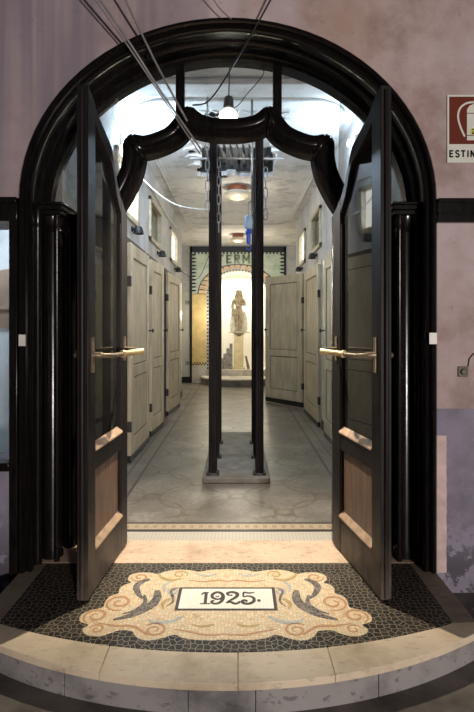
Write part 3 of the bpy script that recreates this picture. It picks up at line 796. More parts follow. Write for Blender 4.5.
# ------------------------------------------------------------------ end wall with niche
z_sp, na, nbv, ndep, nfl = 2.10, .70, .56, .85, .30
m = MB()
el = [(NX + na * math.cos(t), z_sp + nbv * math.sin(t)) for t in [PI * k / 32 for k in range(33)]]
m.prism([(NX, z_sp + nbv)] + list(reversed(el[:16])) + [(1.85, z_sp), (1.85, HC), (NX, HC)], YE, YE + .1)
m.prism([(NX, z_sp + nbv)] + el[17:] + [(-1.85, z_sp), (-1.85, HC), (NX, HC)], YE, YE + .1)
m.box(NX + na, 1.85, YE, YE + .1, 0, z_sp); m.box(-1.85, NX - na, YE, YE + .1, 0, z_sp); m.box(NX - na, NX + na, YE, YE + .1, 0, nfl)
struct(m.build('wall_back', M['tilewall'], smooth=False))
m = MB(); m.box(-1.65, NX - 1.12, YE - .012, YE, 0, .14); m.box(NX + 1.12, 1.75, YE - .012, YE, 0, .14)
struct(m.build('baseboard_back', M['black_base'], smooth=False))
# niche shell
P2, N2 = arch_path(na, nbv, z_sp, nfl, 32)
m = MB(); vs = []
m.sweep_xz([(NX + x, z) for x, z in P2], N2, [(0, YE + .02), (0, YE + ndep), (-.06, YE + ndep), (-.06, YE + .02)])
m.prism([(NX + x, z) for x, z in P2], YE + ndep - .01, YE + ndep + .05)
m.box(NX - na - .05, NX + na + .05, YE + .1, YE + ndep, nfl - .05, nfl)
struct(m.build('wall_niche', M['niche_white']))

sr = thing('tiled_surround', 'glazed tile surround of the statue niche lettered TERME with black toothed border', 'tile surround', (NX, YE, 0))
L5 = Matrix.Translation((-NX, -YE, 0)); y1 = YE - .001
OW, OZ = 1.14, 3.235
m = MB(); m.box(NX - OW, NX - OW + .05, y1 - .03, y1, .0, OZ); m.box(NX + OW - .05, NX + OW, y1 - .03, y1, .0, OZ); m.box(NX - OW, NX + OW, y1 - .03, y1, 3.10, OZ)
m.xf(L5).build('black_border', M['black_tile'], sr)
def field_mat():
    m, nt, b, out = new_mat('pale green marbled tile'); nb = NB(nt)
    c = nb.ramp(nb.noise(nb.pos(), 5, 6, .6), [(.3, (.42, .54, .40)), (.5, (.62, .70, .55)), (.7, (.76, .80, .66))])
    nb.L.new(c, b.inputs['Base Color']); b.inputs['Roughness'].default_value = .3; return m
M['green_tile'] = field_mat()
# field = spandrels above the springing
oa, ob = .94, .70
m = MB()
eo = [(NX + oa * math.cos(t), z_sp + ob * math.sin(t)) for t in [PI * k / 32 for k in range(33)]]
m.prism([(NX, z_sp + ob)] + list(reversed(eo[:16])) + [(NX + OW - .05, z_sp), (NX + OW - .05, 3.10), (NX, 3.10)], y1 - .014, y1)
m.prism([(NX, z_sp + ob)] + eo[17:] + [(NX - OW + .05, z_sp), (NX - OW + .05, 3.10), (NX, 3.10)], y1 - .014, y1)
m.xf(L5).build('green_field', M['green_tile'], sr, smooth=False)
# black stepped teeth along the border
m = MB()
for s in (-1, 1):
    z = 3.02
    while z > z_sp + .03:
        xx = NX + s * (OW - .05); m.box(min(xx, xx - s * .07), max(xx, xx - s * .07), y1 - .02, y1, z, z + .04)
        xx2 = xx - s * .07; m.box(min(xx2, xx2 - s * .03), max(xx2, xx2 - s * .03), y1 - .02, y1, z + .01, z + .03); z -= .085
x = NX - OW + .10
while x < NX + OW - .1:
    m.box(x, x + .04, y1 - .02, y1, 3.06, 3.10); x += .085
m.xf(L5).build('tooth_tiles', M['black_tile'], sr, smooth=False)
# arch ring with black joints
ring_m = MB(); joints = MB(); inner = MB(); nv = 19
for k in range(nv):
    t0 = PI * k / nv + .012; t1 = PI * (k + 1) / nv - .012
    q = [(NX + a * math.cos(t), z_sp + b * math.sin(t)) for a, b, ts in ((oa, ob, (t0, (t0 + t1) / 2, t1)), (na + .04, nbv + .04, (t1, (t0 + t1) / 2, t0))) for t in ts]
    ring_m.prism(q, y1 - .024, y1)
    t0, t1 = t1, PI * (k + 1) / nv + .012
    if k < nv - 1:
        q = [(NX + a * math.cos(t), z_sp + b * math.sin(t)) for a, b, ts in ((oa, ob, (t0, t1)), (na + .04 + .09, nbv + .04 + .07, (t1, t0))) for t in ts]
        joints.prism(q, y1 - .027, y1)
Po, No = arch_path(oa, ob, z_sp, z_sp - .01, 32)
joints.sweep_xz([(NX + x, z) for x, z in Po], No, [(-.022, y1 - .026), (.0, y1 - .026), (0, y1), (-.022, y1)])
ring_m.xf(L5).build('arch_tiles', M['peach_tile'], sr, smooth=False)
joints.xf(L5).build('arch_joints', M['black_tile'], sr, smooth=False)
Pi, Ni = arch_path(na + .035, nbv + .035, z_sp, nfl, 48)
chk = MB(); wht = MB()
wht.sweep_xz([(NX + x, z) for x, z in Pi], Ni, [(-.012, y1 - .026), (.035, y1 - .026), (.035, y1), (-.012, y1)])
# black squares along the inner border
z = nfl + .02
while z < z_sp:
    for s in (-1, 1):
        xx = NX + s * (na + .018); chk.box(xx - .016, xx + .016, y1 - .029, y1 - .02, z, z + .045)
    z += .085
for k in range(30):
    t = PI * (k + .5) / 30; cx = NX + (na + .018) * math.cos(t); cz = z_sp + (nbv + .018) * math.sin(t)
    chk.prism([(cx + .022 * math.cos(t + d), cz + .022 * math.sin(t + d)) for d in (0.785, 2.356, 3.927, 5.498)], y1 - .029, y1 - .02)
wht.xf(L5).build('inner_band', M['white_plastic'], sr, smooth=False)
chk.xf(L5).build('inner_squares', M['black_tile'], sr, smooth=False)
for s in (-1, 1):
    xa, xb = NX + s * (na + .05), NX + s * (OW - .05)
    MB().box(min(xa, xb), max(xa, xb), y1 - .05, y1, .42, z_sp).xf(L5).build('ochre_panel', M['yellow_tile'], sr, bevel=.006)
    m = MB()
    for k in range(10):
        xx = min(xa, xb) + .005 + k * .034
        for j in range(2):
            if (k + j) % 2 == 0: m.box(xx, xx + .032, y1 - .053, y1 - .048, .42 + j * .035, .453 + j * .035)
    m.xf(L5).build('checker_tiles', M['black_tile'], sr, smooth=False)
    MB().box(min(xa, xb), max(xa, xb), y1 - .06, y1, .0, .42).xf(L5).build('panel_plinth', M['marble_pale'], sr)
# letters TERME
def letter(ch, x0, z0, w, h, t=.045):
    m = MB(); ya, yb = y1 - .022, y1
    def b(a, c, d, e): m.box(x0 + a, x0 + c, ya, yb, z0 + d, z0 + e)
    def dg(p, q):
        m.prism([(x0 + p[0] - t / 2, z0 + p[1]), (x0 + p[0] + t / 2, z0 + p[1]), (x0 + q[0] + t / 2, z0 + q[1]), (x0 + q[0] - t / 2, z0 + q[1])], ya, yb)
    if ch == 'T': b(0, w, h - t, h); b(w / 2 - t / 2, w / 2 + t / 2, 0, h)
    if ch == 'E': b(0, t, 0, h); b(0, w, h - t, h); b(0, w, 0, t); b(0, w * .85, h / 2 - t / 2, h / 2 + t / 2)
    if ch == 'R': b(0, t, 0, h); b(0, w * .85, h - t, h); b(0, w * .85, h * .45, h * .45 + t * .9); b(w - t, w, h * .5, h - .015); dg((w - t / 2, 0), (w * .45, h * .47))
    if ch == 'M': b(0, t, 0, h); b(w - t, w, 0, h); dg((w / 2, h * .3), (t / 2, h)); dg((w / 2, h * .3), (w - t / 2, h))
    o = m.xf(L5).build('letter', M['letter'], sr, smooth=False); o['label'] = 'letter ' + ch
xx = NX - .48
for ch, w in (('T', .14), ('E', .13), ('R', .135), ('M', .18), ('E', .13)):
    letter(ch, xx, 2.835, w, .21); xx += w + .06

# platform in front of niche
pl = thing('niche_plinth', 'low rounded marble platform at the foot of the niche', 'plinth', (NX, YE, 0))
def half_el(a, b, n=28): return [(NX + a * math.cos(t), YE - .055 - b * math.sin(t)) for t in [PI * k / n for k in range(n + 1)]]
MB().prism(half_el(.86, .86), 0, .13, 'z').xf(L5).build('plinth_base', M['marble_veined'], pl, smooth=True)
MB().prism(half_el(.885, .885), .13, .17, 'z').xf(L5).build('plinth_top', M['marble_pale'], pl, bevel=.008)
MB().prism([(NX - na, YE - .06), (NX + na, YE - .06), (NX + na, YE + .0), (NX - na, YE + .0)], .17, nfl, 'z').xf(L5).build('niche_sill', M['marble_pale'], pl, smooth=False)

# pedestal and shelf
PX, PY = .075, YE + .32
pd = thing('pedestal', 'glowing cream stone pedestal under the niche statue', 'pedestal', (PX, PY, nfl))
LP = Matrix.Translation((-PX, -PY, -nfl))
MB().box(PX - .115, PX + .115, PY - .10, PY + .10, nfl, 1.16).xf(LP).build('shaft', M['pedestal'], pd, bevel=.012)
MB().box(PX - .15, PX + .15, PY - .13, PY + .13, nfl, nfl + .05).xf(LP).build('foot', M['pedestal'], pd, bevel=.01)
MB().box(PX - .26, PX + .26, PY - .17, PY + .17, 1.18, 1.205).xf(LP).build('shelf', M['marble_pale'], pd, bevel=.004)
MB().box(PX - .14, PX + .14, PY - .12, PY + .12, 1.155, 1.18).xf(LP).build('neck', M['pedestal'], pd, bevel=.004)
MB().box(PX - .05, PX + .05, PY - .106, PY - .099, 1.10, 1.14).xf(LP).build('name_plate', M['bronze'], pd)
for s in (-1, 1):
    m = MB(); m.prism([(PX + s * .28, nfl), (PX + s * .20, nfl), (PX + s * .15, nfl + .32), (PX + s * .19, nfl + .32)], PY - .06, PY - .02).xf(LP).build('side_brace', M['brown_trim'], pd, smooth=False)
# stepped rocks
rk = thing('stepped_rockery', 'stepped stack of grey tiled blocks beside the pedestal', 'rockery', (-.3, PY, nfl))
LR = Matrix.Translation((.3, -PY, -nfl))
M['rock'] = marble('grey checkered block', (.36, .33, .30), (.10, .09, .085), .6, .4, 14)
for i, (xa, hh) in enumerate(((-.45, .16), (-.375, .26), (-.30, .37), (-.225, .50), (-.15, .62))):
    MB().box(xa, xa + .07, PY - .12, PY + .16, nfl, nfl + hh).xf(LR).build('block', M['rock'], rk, bevel=.008)

# ------------------------------------------------------------------ statue
def skin_obj(name, verts, edges, radii, mat, parent, root=0, lv=2):
    me = bpy.data.meshes.new(name); me.from_pydata(verts, edges, []); me.update()
    o = bpy.data.objects.new(name, me); C.objects.link(o)
    sk = o.modifiers.new('skin', 'SKIN'); sk.use_smooth_shade = True; sk.branch_smoothing = .6
    for i, v in enumerate(me.skin_vertices[0].data):
        r = radii[i]; v.radius = r if isinstance(r, tuple) else (r, r); v.use_root = (i == root)
    s = o.modifiers.new('sub', 'SUBSURF'); s.levels = lv; s.render_levels = lv
    me.materials.append(mat)
    if parent: o.parent = parent
    return o
SX, SY, SZ = PX, PY, 1.205
ST_W = 1.2
st = thing('statue', 'weathered stone statue of a veiled standing woman in the bright niche', 'statue', (SX, SY, SZ))
LS = Matrix.Translation((-SX, -SY, -SZ))
V = [(.00, 0, .52), (.0, 0, .60), (.0, -.005, .70), (.0, 0, .80), (.0, -.005, .865), (.0, -.015, .905), (.0, -.02, .955),   # 0 pelvis..6 head
     (.055, .0, .50), (.05, -.03, .29), (.03, -.0, .06), (.035, -.05, .025),                  # 7-10 her left leg
     (-.055, .0, .50), (-.045, -.01, .28), (-.04, .01, .06), (-.05, -.045, .025),             # 11-14 right leg
     (.10, 0, .80), (.135, -.02, .65), (.07, -.10, .66), (.02, -.12, .70),                 # 15-18 left arm across the breast
     (-.10, 0, .80), (-.135, -.01, .63), (-.115, -.06, .50), (-.105, -.075, .45)]             # 19-22 right arm at the hip
E = [(0, 1), (1, 2), (2, 3), (3, 4), (4, 5), (5, 6), (0, 7), (7, 8), (8, 9), (9, 10), (0, 11), (11, 12), (12, 13), (13, 14), (3, 15), (15, 16), (16, 17), (17, 18), (3, 19), (19, 20), (20, 21), (21, 22)]
Rr = [(.095, .075), (.075, .06), (.09, .07), (.08, .055), (.035, .035), (.045, .05), (.055, .06), .07, .05, .03, .025, .07, .05, .03, .025, .04, .034, .026, .018, .04, .034, .026, .018]
body = skin_obj('body', V, E, Rr, M['statue'], st)
# hair / veil
m = MB()
prv = [(.0, .045, 1.02), ]
rows = []
for z, w, d, yc in ((1.035, .02, .02, -.01), (1.02, .05, .05, -.012), (.98, .068, .066, -.01), (.93, .074, .07, .0), (.88, .082, .066, .015), (.82, .095, .058, .03), (.75, .10, .05, .04), (.68, .085, .04, .045), (.62, .05, .03, .045)):
    row = []
    for k in range(24):
        a = 2 * PI * k / 24
        dd = d
        front = -math.sin(a)                     # towards the viewer
        f = 1 - .42 * max(0, front) if z < .99 else 1
        rp = 1 + .05 * math.cos(9 * a)
        row.append(Vector((w * math.cos(a) * rp, yc + d * math.sin(a) * f * rp, z)))
    rows.append(row)
vs = [v for r_ in rows for v in r_]
fs = [(i * 24 + k, i * 24 + (k + 1) % 24, (i + 1) * 24 + (k + 1) % 24, (i + 1) * 24 + k) for i in range(len(rows) - 1) for k in range(24)]
fs += [tuple(range(24)), tuple(range(len(rows) * 24 - 1, (len(rows) - 1) * 24 - 1, -1))]
m.add(vs, fs); m.build('hair', M['statue'], st)
# face details: nose, brow, mouth as relief
m = MB(); m.lathe([(.004, .0), (.011, -.006), (.007, -.028), (.002, -.034)], (0, -.085, .965), 10); m.build('nose', M['statue'], st)
m = MB()
for s in (-1, 1): MB().lathe([(.002, .006), (.009, 0), (.002, -.006)], (s * .019, -.076, .972), 10).build('eye', M['statue_dark'], st)
MB().lathe([(.002, .004), (.013, 0), (.002, -.004)], (0, -.078, .928), 10).build('mouth', M['statue_dark'], st)
# fingers
m = MB()
for k in range(4):
    m.tube(crv([(.03 - k * .002, -.13, .675 + k * .012), (.005, -.137, .685 + k * .011), (-.018 + k * .002, -.128, .69 + k * .01)], 3), [.007, .007, .007, .0065, .006, .005, .004], 6)
m.tube([(.03, -.13, .712), (.018, -.135, .735)], [.008, .005], 6)
m.build('fingers', M['statue'], st); m = MB()
for k in range(4):
    m.tube([(-.112 + k * .011, -.09, .455), (-.114 + k * .011, -.098, .425), (-.11 + k * .01, -.09, .40 - .004 * (k in (1, 2)))], [.007, .0065, .004], 6)
m.tube([(-.09, -.09, .455), (-.078, -.098, .435)], [.008, .005], 6)
m.build('fingers', M['statue'], st)
# cloth gathered at the hip
m = MB()
for k in range(5):
    m.tube(crv([(-.13 + k * .018, -.05 - .012 * (k % 2), .56), (-.14 + k * .02, -.075 - .01 * (k % 2), .46), (-.13 + k * .026, -.06, .37)], 4), [.015] * 6 + [.008] * 3, 8)
m.build('hip_cloth', M['statue'], st)
# drapery falling behind the legs to the ground
rows = []
for i in range(12):
    z = .50 * (1 - i / 11) + .0; w = .10 + .075 * math.sin(PI * min(1, .15 + .55 * (i / 11)))
    row = []
    for k in range(40):
        a = 2 * PI * k / 40
        rp = 1 + .07 * math.cos(11 * a + i * .15) * (i / 11)
        row.append(Vector((w * math.cos(a) * rp, .055 + .055 * math.sin(a) * rp, z)))
    rows.append(row)
vs = [v for r_ in rows for v in r_]
fs = [(i * 40 + k, i * 40 + (k + 1) % 40, (i + 1) * 40 + (k + 1) % 40, (i + 1) * 40 + k) for i in range(11) for k in range(40)]
fs += [tuple(range(40)), tuple(range(12 * 40 - 1, 11 * 40 - 1, -1))]
MB().add(vs, fs).build('drapery', M['drape'], st)
m = MB(); m.lathe([(.13, 0), (.125, .025), (.10, .03)], (0, 0, 0), 28); m.build('statue_base', M['statue'], st)

st.scale = (ST_W, 1.1, 1)
# ------------------------------------------------------------------ posts in the corridor
pf = thing('post_frame', 'free-standing frame of tall dark posts on a grey stone slab, middle of the corridor', 'frame', (.04, 5.0, 0))
LQ = Matrix.Translation((-.04, -5.0, 0))
MB().box(-.245, .325, 4.17, 6.02, 0, .05).xf(LQ).build('stone_base', M['stone_grey'], pf, bevel=.01)
post = None
for x in (-.160, .238):
    for y in (4.29, 4.84, 5.45):
        if post is None:
            m = MB(); m.box(-.032, .032, -.032, .032, .05, 3.02)
            m.box(-.012, .012, -.036, .036, .08, 3.0); m.box(-.036, .036, -.012, .012, .08, 3.0)
            post = m.build('post', M['post'], pf, bevel=.004); o = post
            m = MB(); m.box(-.055, .055, -.055, .055, .05, .062)
            for a in (-.042, .042):
                for b in (-.042, .042): m.lathe([(.008, .062), (.008, .07)], (a, b, 0), 6)
            fp = m.build('foot_plate', M['darkmetal'], post)
        else:
            o = post.copy(); C.objects.link(o); o.parent = pf
            f2 = fp.copy(); C.objects.link(f2); f2.parent = o
        o.location = (x - .04, y - 5.0, 0)
for y, z in ((4.29, 2.765),):
    MB().tube([(-.36, y + .04, z), (.45, y + .04, z)], .010, 8).xf(LQ).build('cross_rail', M['steel'], pf)
for x in (-.160, .238):
    MB().box(x - .02, x + .02, 4.32, 5.42, 2.94, 2.99).xf(LQ).build('top_beam', M['post'], pf)
# wooden beams and laths inside the shaft
sb = thing('ceiling_lath', 'dark broken timber laths exposed in the ceiling hole', 'timber', (0, 6.2, HC))
LB = Matrix.Translation((0, -6.2, -HC))
MB().box(HX0 + .005, HX1 - .005, 6.36, 6.44, 3.30, 3.60).xf(LB).build('beam', M['black_base'], sb, bevel=.01)
MB().box(HX0 + .005, HX1 - .005, 5.75, 5.85, 3.56, 3.70).xf(LB).build('beam', M['black_base'], sb, bevel=.01)
for k in range(12):
    x = HX0 + .05 + k * .075
    dx = random.uniform(-.03, .03); MB().prism([(x, 6.0 - random.uniform(0, .2)), (x + .03, 6.0), (x + .03 + dx, 6.36), (x + dx, 6.36)], 3.45 + random.uniform(-.1, .02), 3.475, 'z').xf(LB).build('lath', M['stone_grey'] if k % 4 == 1 else M['black_base'], sb, smooth=False)
for k in range(3):
    x = -.30 + k * .27
    MB().box(x, x + .05, 5.2, 5.22, 3.7, 4.5).xf(LB).build('hanging_lath', M['plaster_white'], sb)

# chains and hoist
def link_pts(c, w, h, ax):
    o = []
    for k in range(17):
        a = 2 * PI * k / 16; x = w * math.copysign(abs(math.cos(a)) ** .7, math.cos(a)); z = h * math.copysign(abs(math.sin(a)) ** .8, math.sin(a))
        o.append(Vector(c) + (Vector((x, 0, z)) if ax else Vector((0, x, z))))
    return o
def chain(label, x, y, z0, z1, lw=.016, lh=.05):
    r = thing('chain', label, 'chain', (x, y, z0), 0, None)
    z = z0; k = 0
    while z > z1:
        MB().tube(link_pts((0, 0, z - z0), lw, lh, k % 2 == 0), .005, 6, False).build('chain_link', M['steel'], r); z -= lh * 1.75; k += 1
    return r
chain('steel link chain hanging along the left front post', -.205, 4.25, 2.86, 2.25)
chain('steel link chain hanging inside the left front post', -.112, 4.30, 2.72, 2.15, .014, .045)
chain('steel link chain hanging along the right front post', .290, 4.25, 2.62, 2.20)
rods = MB().tube([(-.205, 4.235, 2.88), (-.205, 4.235, HC)], .009, 8).build('rod', M['steel']); tag(rods, 'thin steel rod hanging above the left chain', 'rod')
rods = MB().tube([(.175, 4.27, 2.30), (.175, 4.27, HC)], .010, 8).build('rod', M['steel']); tag(rods, 'long steel rod hanging beside the right front post', 'rod')
hs = thing('hoist', 'blue hoist hook block hanging from a rod between the posts', 'hoist', (.145, 4.27, 2.30))
MB().tube(link_pts((0.015, 0, .02), .02, .06, True), .006, 6, False).build('shackle', M['steel'], hs)
MB().lathe([(.02, -.04), (.034, -.05), (.038, -.10), (.034, -.15), (.02, -.16)], (0, 0, 0), 16).build('housing', M['lblue'], hs)
MB().lathe([(.018, -.155), (.026, -.165), (.028, -.19), (.02, -.20), (.02, -.26), (.012, -.285)], (0, 0, 0), 16).build('lower_block', M['blue'], hs)
MB().tube(crv([(0, 0, -.27), (.02, 0, -.30), (.015, 0, -.33), (-.01, 0, -.33), (-.018, 0, -.31)], 4), .006, 8).build('hook', M['blue'], hs)

# ceiling lamps
def clamp_(label, x, y, r):
    o = thing('ceiling_lamp', label, 'lamp', (x, y, HC), 0, 'bowl lamps along the corridor ceiling')
    MB().lathe([(r * .75, 0), (r * .78, -.03), (r * .74, -.07), (r * .6, -.08)], (0, 0, 0), 32).build('collar', M['terracotta'], o)
    MB().lathe([(r * .7, -.07), (r, -.085), (r * .98, -.10), (r * .85, -.135), (r * .55, -.165), (.01, -.175)], (0, 0, 0), 32).build('bowl', M['bowl'], o)
    MB().lathe([(r * 1.0, -.078), (r * 1.04, -.085), (r * 1.0, -.094)], (0, 0, 0), 32).build('rim', M['white_plastic'], o)
clamp_('nearer terracotta collared bowl lamp, between the dark posts', .045, 6.95, .18)
clamp_('farther terracotta collared bowl lamp, just before the niche', .055, 10.45, .15)

# bulb over the door
bl = thing('spotlight', 'lit reflector bulb hanging over the middle of the scalloped transom', 'lamp', (-.005, 3.13, 2.625))
MB().lathe([(.028, .16), (.030, .07), (.024, .06)], (0, 0, 0), 18).build('socket', M['darkmetal'], bl)
MB().lathe([(.022, .07), (.03, .05), (.050, .015), (.055, 0), (.052, -.004)], (0, 0, 0), 24).build('reflector', M['white_plastic'], bl)
MB().lathe([(.050, -.002), (.046, -.012), (.03, -.02), (.005, -.024)], (0, 0, 0), 24).build('bulb_face', M['bulb'], bl)
for o in bl.children: o.location = (0, 0, 0)
bl.rotation_euler = (R(-35), 0, 0); bl.scale = (1.15, 1.15, 1.15)
MB().tube([(0, 0, .15), (0, .05, .9)], .004, 6).build('flex', M['cable_black'], bl)

# unseen cool lamps added on both walls to brighten the near ceiling
cr = thing('added_wall_lamp', 'unseen cool white lamp added on the right corridor wall', 'lamp', (XR, 4.6, 3.0))
MB().box(-.03, 0, -.09, .09, -.05, .05).build('back_plate', M['white_plastic'], cr, bevel=.006)
MB().lathe([(.04, -.03), (.042, -.05), (.03, -.075), (.005, -.085)], (0, 0, 0), 20, 'x').build('lens', M['added_lamp'], cr)
cw = thing('added_wall_lamp', 'unseen cool white lamp added on the left corridor wall', 'lamp', (XL, 4.62, 3.02))
MB().box(0, .03, -.09, .09, -.05, .05).build('back_plate', M['white_plastic'], cw, bevel=.006)
MB().lathe([(.04, .03), (.042, .05), (.03, .075), (.005, .085)], (0, 0, 0), 20, 'x').build('lens', M['added_lamp'], cw)

# cables
def cable(label, pts, r, mat):
    o = MB().tube(crv(pts, 8), r, 8).build('cable', mat); tag(o, label, 'cable'); return o
cable('thick grey cable slanting down left from the top of the picture', [(-.72, 2.50, 3.06), (-.52, 2.60, 2.80), (-.36, 2.72, 2.58), (-.155, 2.90, 2.33)], .006, M['cable_grey'])
cable('thin grey cable running beside the thick slanting one', [(-.745, 2.50, 3.06), (-.54, 2.60, 2.80), (-.37, 2.72, 2.575), (-.165, 2.90, 2.31)], .004, M['cable_grey'])
cable('grey cable slanting to the left mullion joint', [(-.57, 2.52, 3.08), (-.40, 2.68, 2.75), (-.24, 2.90, 2.50)], .006, M['cable_grey'])
cable('black cable sagging from the top to the left knuckle', [(.30, 2.50, 3.10), (.20, 2.56, 2.94), (.06, 2.68, 2.76), (-.10, 2.84, 2.60), (-.21, 2.92, 2.60)], .0045, M['cable_black'])
cable('thin grey cable hanging from the arch crown', [(-.10, 2.60, 3.05), (-.04, 2.63, 2.98), (.02, 2.64, 2.93)], .003, M['cable_grey'])
cable('thin kinked black wire over the right of the bulb', [(.10, 3.1, 2.95), (.19, 3.08, 2.90), (.21, 3.08, 2.86), (.11, 3.08, 2.74), (.06, 3.09, 2.68), (.02, 3.1, 2.66)], .003, M['cable_black'])
cable('white cable sagging across the corridor to the left post', [(XL + .03, 4.75, 2.90), (-.80, 4.72, 2.66), (-.55, 4.60, 2.45), (-.33, 4.45, 2.36), (-.19, 4.33, 2.33)], .006, M['cable_white'])
cable('thin pale cable clipped along the left wall top', [(XL + .015, 4.9, 2.98), (XL + .02, 6.2, 3.0), (XL + .02, 7.6, 2.97), (XL + .03, 8.6, 3.02)], .010, M['cable_white'])
cable('thin dark wire crossing before the left side of the niche', [(XL + .02, 8.8, 2.35), (-.7, 9.2, 2.2), (-.45, 8.9, 2.62), (-.30, 8.6, 2.95), (-.27, 8.5, HC - .006)], .005, M['cable_black'])

# ------------------------------------------------------------------ sign on facade
sx0, sz1 = 1.182, 2.555; sw, shh = .30, .365
sg = thing('fire_sign', 'brown red and white fire extinguisher sign reading ESTINTORE on the pink wall', 'sign', (sx0, YF - .006, sz1 - shh))
LG = Matrix.Translation((-sx0, -(YF - .006), -(sz1 - shh)))
def sgp(m, name, mat, **k): return m.xf(LG).build(name, mat, sg, smooth=False, **k)
yf = YF - .006
sgp(MB().box(sx0, sx0 + sw, yf - .002, yf + .006, sz1 - shh, sz1), 'plate', M['sign_white'])
sgp(MB().box(sx0 + .010, sx0 + sw - .01, yf - .003, yf, sz1 - .265, sz1 - .010), 'red_field', M['sign_red'])
bx0 = sx0 + .105; bz = sz1 - .245
bodyp = [(bx0, bz), (bx0, bz + .165), (bx0 + .012, bz + .185), (bx0 + .035, bz + .195), (bx0 + .035, bz + .215), (bx0 + .075, bz + .215), (bx0 + .075, bz + .195), (bx0 + .098, bz + .185), (bx0 + .11, bz + .165), (bx0 + .11, bz)]
sgp(MB().prism(bodyp, yf - .0042, yf - .002), 'extinguisher_icon', M['sign_white'])
def rib_xz(pts, w, ya, yb):
    m = MB(); m.ribbon([(v.x, v.z) for v in crv([(a, 0, b) for a, b in pts], 6)], w, 0, 1)
    m.v = [Vector((v.x, ya + (yb - ya) * v.z, v.y)) for v in m.v]; return m
sgp(rib_xz([(bx0 + .04, bz + .205), (bx0 + .0, bz + .20), (bx0 - .035, bz + .175), (bx0 - .048, bz + .13), (bx0 - .036, bz + .075), (bx0 - .012, bz + .02)], .010, yf - .0042, yf - .002), 'hose_icon', M['sign_white'])
m = MB(); m.box(bx0, bx0 + .11, yf - .0048, yf - .004, bz + .143, bz + .147); m.box(bx0, bx0 + .11, yf - .0048, yf - .004, bz + .024, bz + .028)
sgp(m, 'icon_line', M['sign_red'])
sgp(MB().box(bx0 + .02, bx0 + .085, yf - .0054, yf - .004, bz + .030, bz + .064), 'sticker', M['yellow_sticker'])
def strokes(lst, x0, z0, w, h, t, ya):
    m = MB()
    for pl_ in lst:
        if len(pl_) == 2:
            (a, b), (c, d) = pl_; dx, dz = (c - a) * w, (d - b) * h; l = math.hypot(dx, dz); ex, ez = dx / l * t / 2 * .0, dz / l * t / 2 * .0
            px_, pz_ = -dz / l * t / 2, dx / l * t / 2
            m.prism([(x0 + a * w + px_, z0 + b * h + pz_), (x0 + c * w + px_, z0 + d * h + pz_), (x0 + c * w - px_, z0 + d * h - pz_), (x0 + a * w - px_, z0 + b * h - pz_)], ya, ya + .001)
        else:
            mm = rib_xz([(x0 + a * w, z0 + b * h) for a, b in pl_], t, ya, ya + .001); m.add(mm.v, mm.f)
    return m
G = {'E': [((.1, 0), (.1, 1)), ((0, .94), (.9, .94)), ((0, .06), (.9, .06)), ((.1, .52), (.8, .52))],
     'S': [[(.88, .80), (.65, .95), (.3, .93), (.12, .75), (.3, .56), (.7, .45), (.88, .25), (.7, .06), (.3, .04), (.08, .2)]],
     'T': [((0, .94), (1, .94)), ((.5, 0), (.5, 1))], 'I': [((.5, 0), (.5, 1))],
     'N': [((.1, 0), (.1, 1)), ((.9, 0), (.9, 1)), ((.12, .98), (.88, .02))],
     'O': [[(.5, .97), (.15, .8), (.08, .5), (.15, .2), (.5, .03), (.85, .2), (.92, .5), (.85, .8), (.5, .97)]],
     'R': [((.1, 0), (.1, 1)), [(.1, .94), (.7, .94), (.88, .75), (.7, .52), (.1, .50)], ((.5, .5), (.9, 0))],
     '2': [[(.1, .75), (.4, .97), (.8, .85), (.8, .6), (.4, .3), (.08, .05)], ((.05, .06), (.95, .06))],
     '5': [((.15, .94), (.9, .94)), ((.2, .5), (.2, .98)), [(.2, .58), (.6, .64), (.88, .4), (.7, .08), (.3, .03), (.1, .15)]]}
x = sx0 + .012
for ch in 'ESTINTORE':
    w = .012 if ch == 'I' else .0225
    sgp(strokes(G[ch], x, sz1 - .335, w, .036, .0082, yf - .0032), 'letter', M['sign_black']); x += w + .0085
x = bx0 + .025
for ch in '25':
    sgp(strokes(G[ch], x, bz + .034, .018, .026, .005, yf - .0062), 'numeral', M['sign_black']); x += .028

# little wall box right
wb = thing('bell_push', 'small tarnished square bell push on the pink wall right of the arch', 'bell push', (1.268, YF, 1.065))
M['old_brass'] = simple('blackened brass', (.10, .085, .055), .6)
MB().box(-.028, .028, -.008, 0, -.028, .028).build('cover', M['old_brass'], wb, bevel=.004)
MB().lathe([(.016, -.008), (.016, -.014), (.012, -.018)], (0, 0, 0), 16, 'y').build('button', M['darkmetal'], wb)
MB().tube([(.028, -.004, .028), (.034, -.004, .07), (.06, -.004, .10)], .003, 6).build('wire', M['darkmetal'], wb)

# dark shape behind the shop pane, standing in for people reflected in it
ck = thing('reflected_figure', 'dark stand-in for people reflected in the left shop window', 'reflection stand-in', (-1.36, 3.55, .05))
MB().tube([(0, 0, 0), (0, 0, 1.35)], .015, 8).build('pole', M['darkmetal'], ck)
MB().lathe([(.14, 0), (.14, .02), (.02, .04)], (0, 0, 0), 20).build('foot', M['darkmetal'], ck)
def coat(dx, z0, z1, mat):  # folded silhouette for the reflected figure
    rows = []
    for i, (f, w, d) in enumerate(((0, .03, .03), (.06, .10, .05), (.15, .13, .06), (.5, .12, .065), (1, .15, .07))):
        z = z1 - (z1 - z0) * f
        rows.append([(dx + w * math.cos(2 * PI * k / 24) * (1 + .06 * math.cos(5 * PI * k / 12)), d * math.sin(2 * PI * k / 24) * (1 + .1 * math.cos(PI * k / 2)), z) for k in range(24)])
    vs = [v for r_ in rows for v in r_]
    fs = [(i * 24 + k, i * 24 + (k + 1) % 24, (i + 1) * 24 + (k + 1) % 24, (i + 1) * 24 + k) for i in range(4) for k in range(24)] + [tuple(range(24)), tuple(range(119, 95, -1))]
    return MB().add(vs, fs)
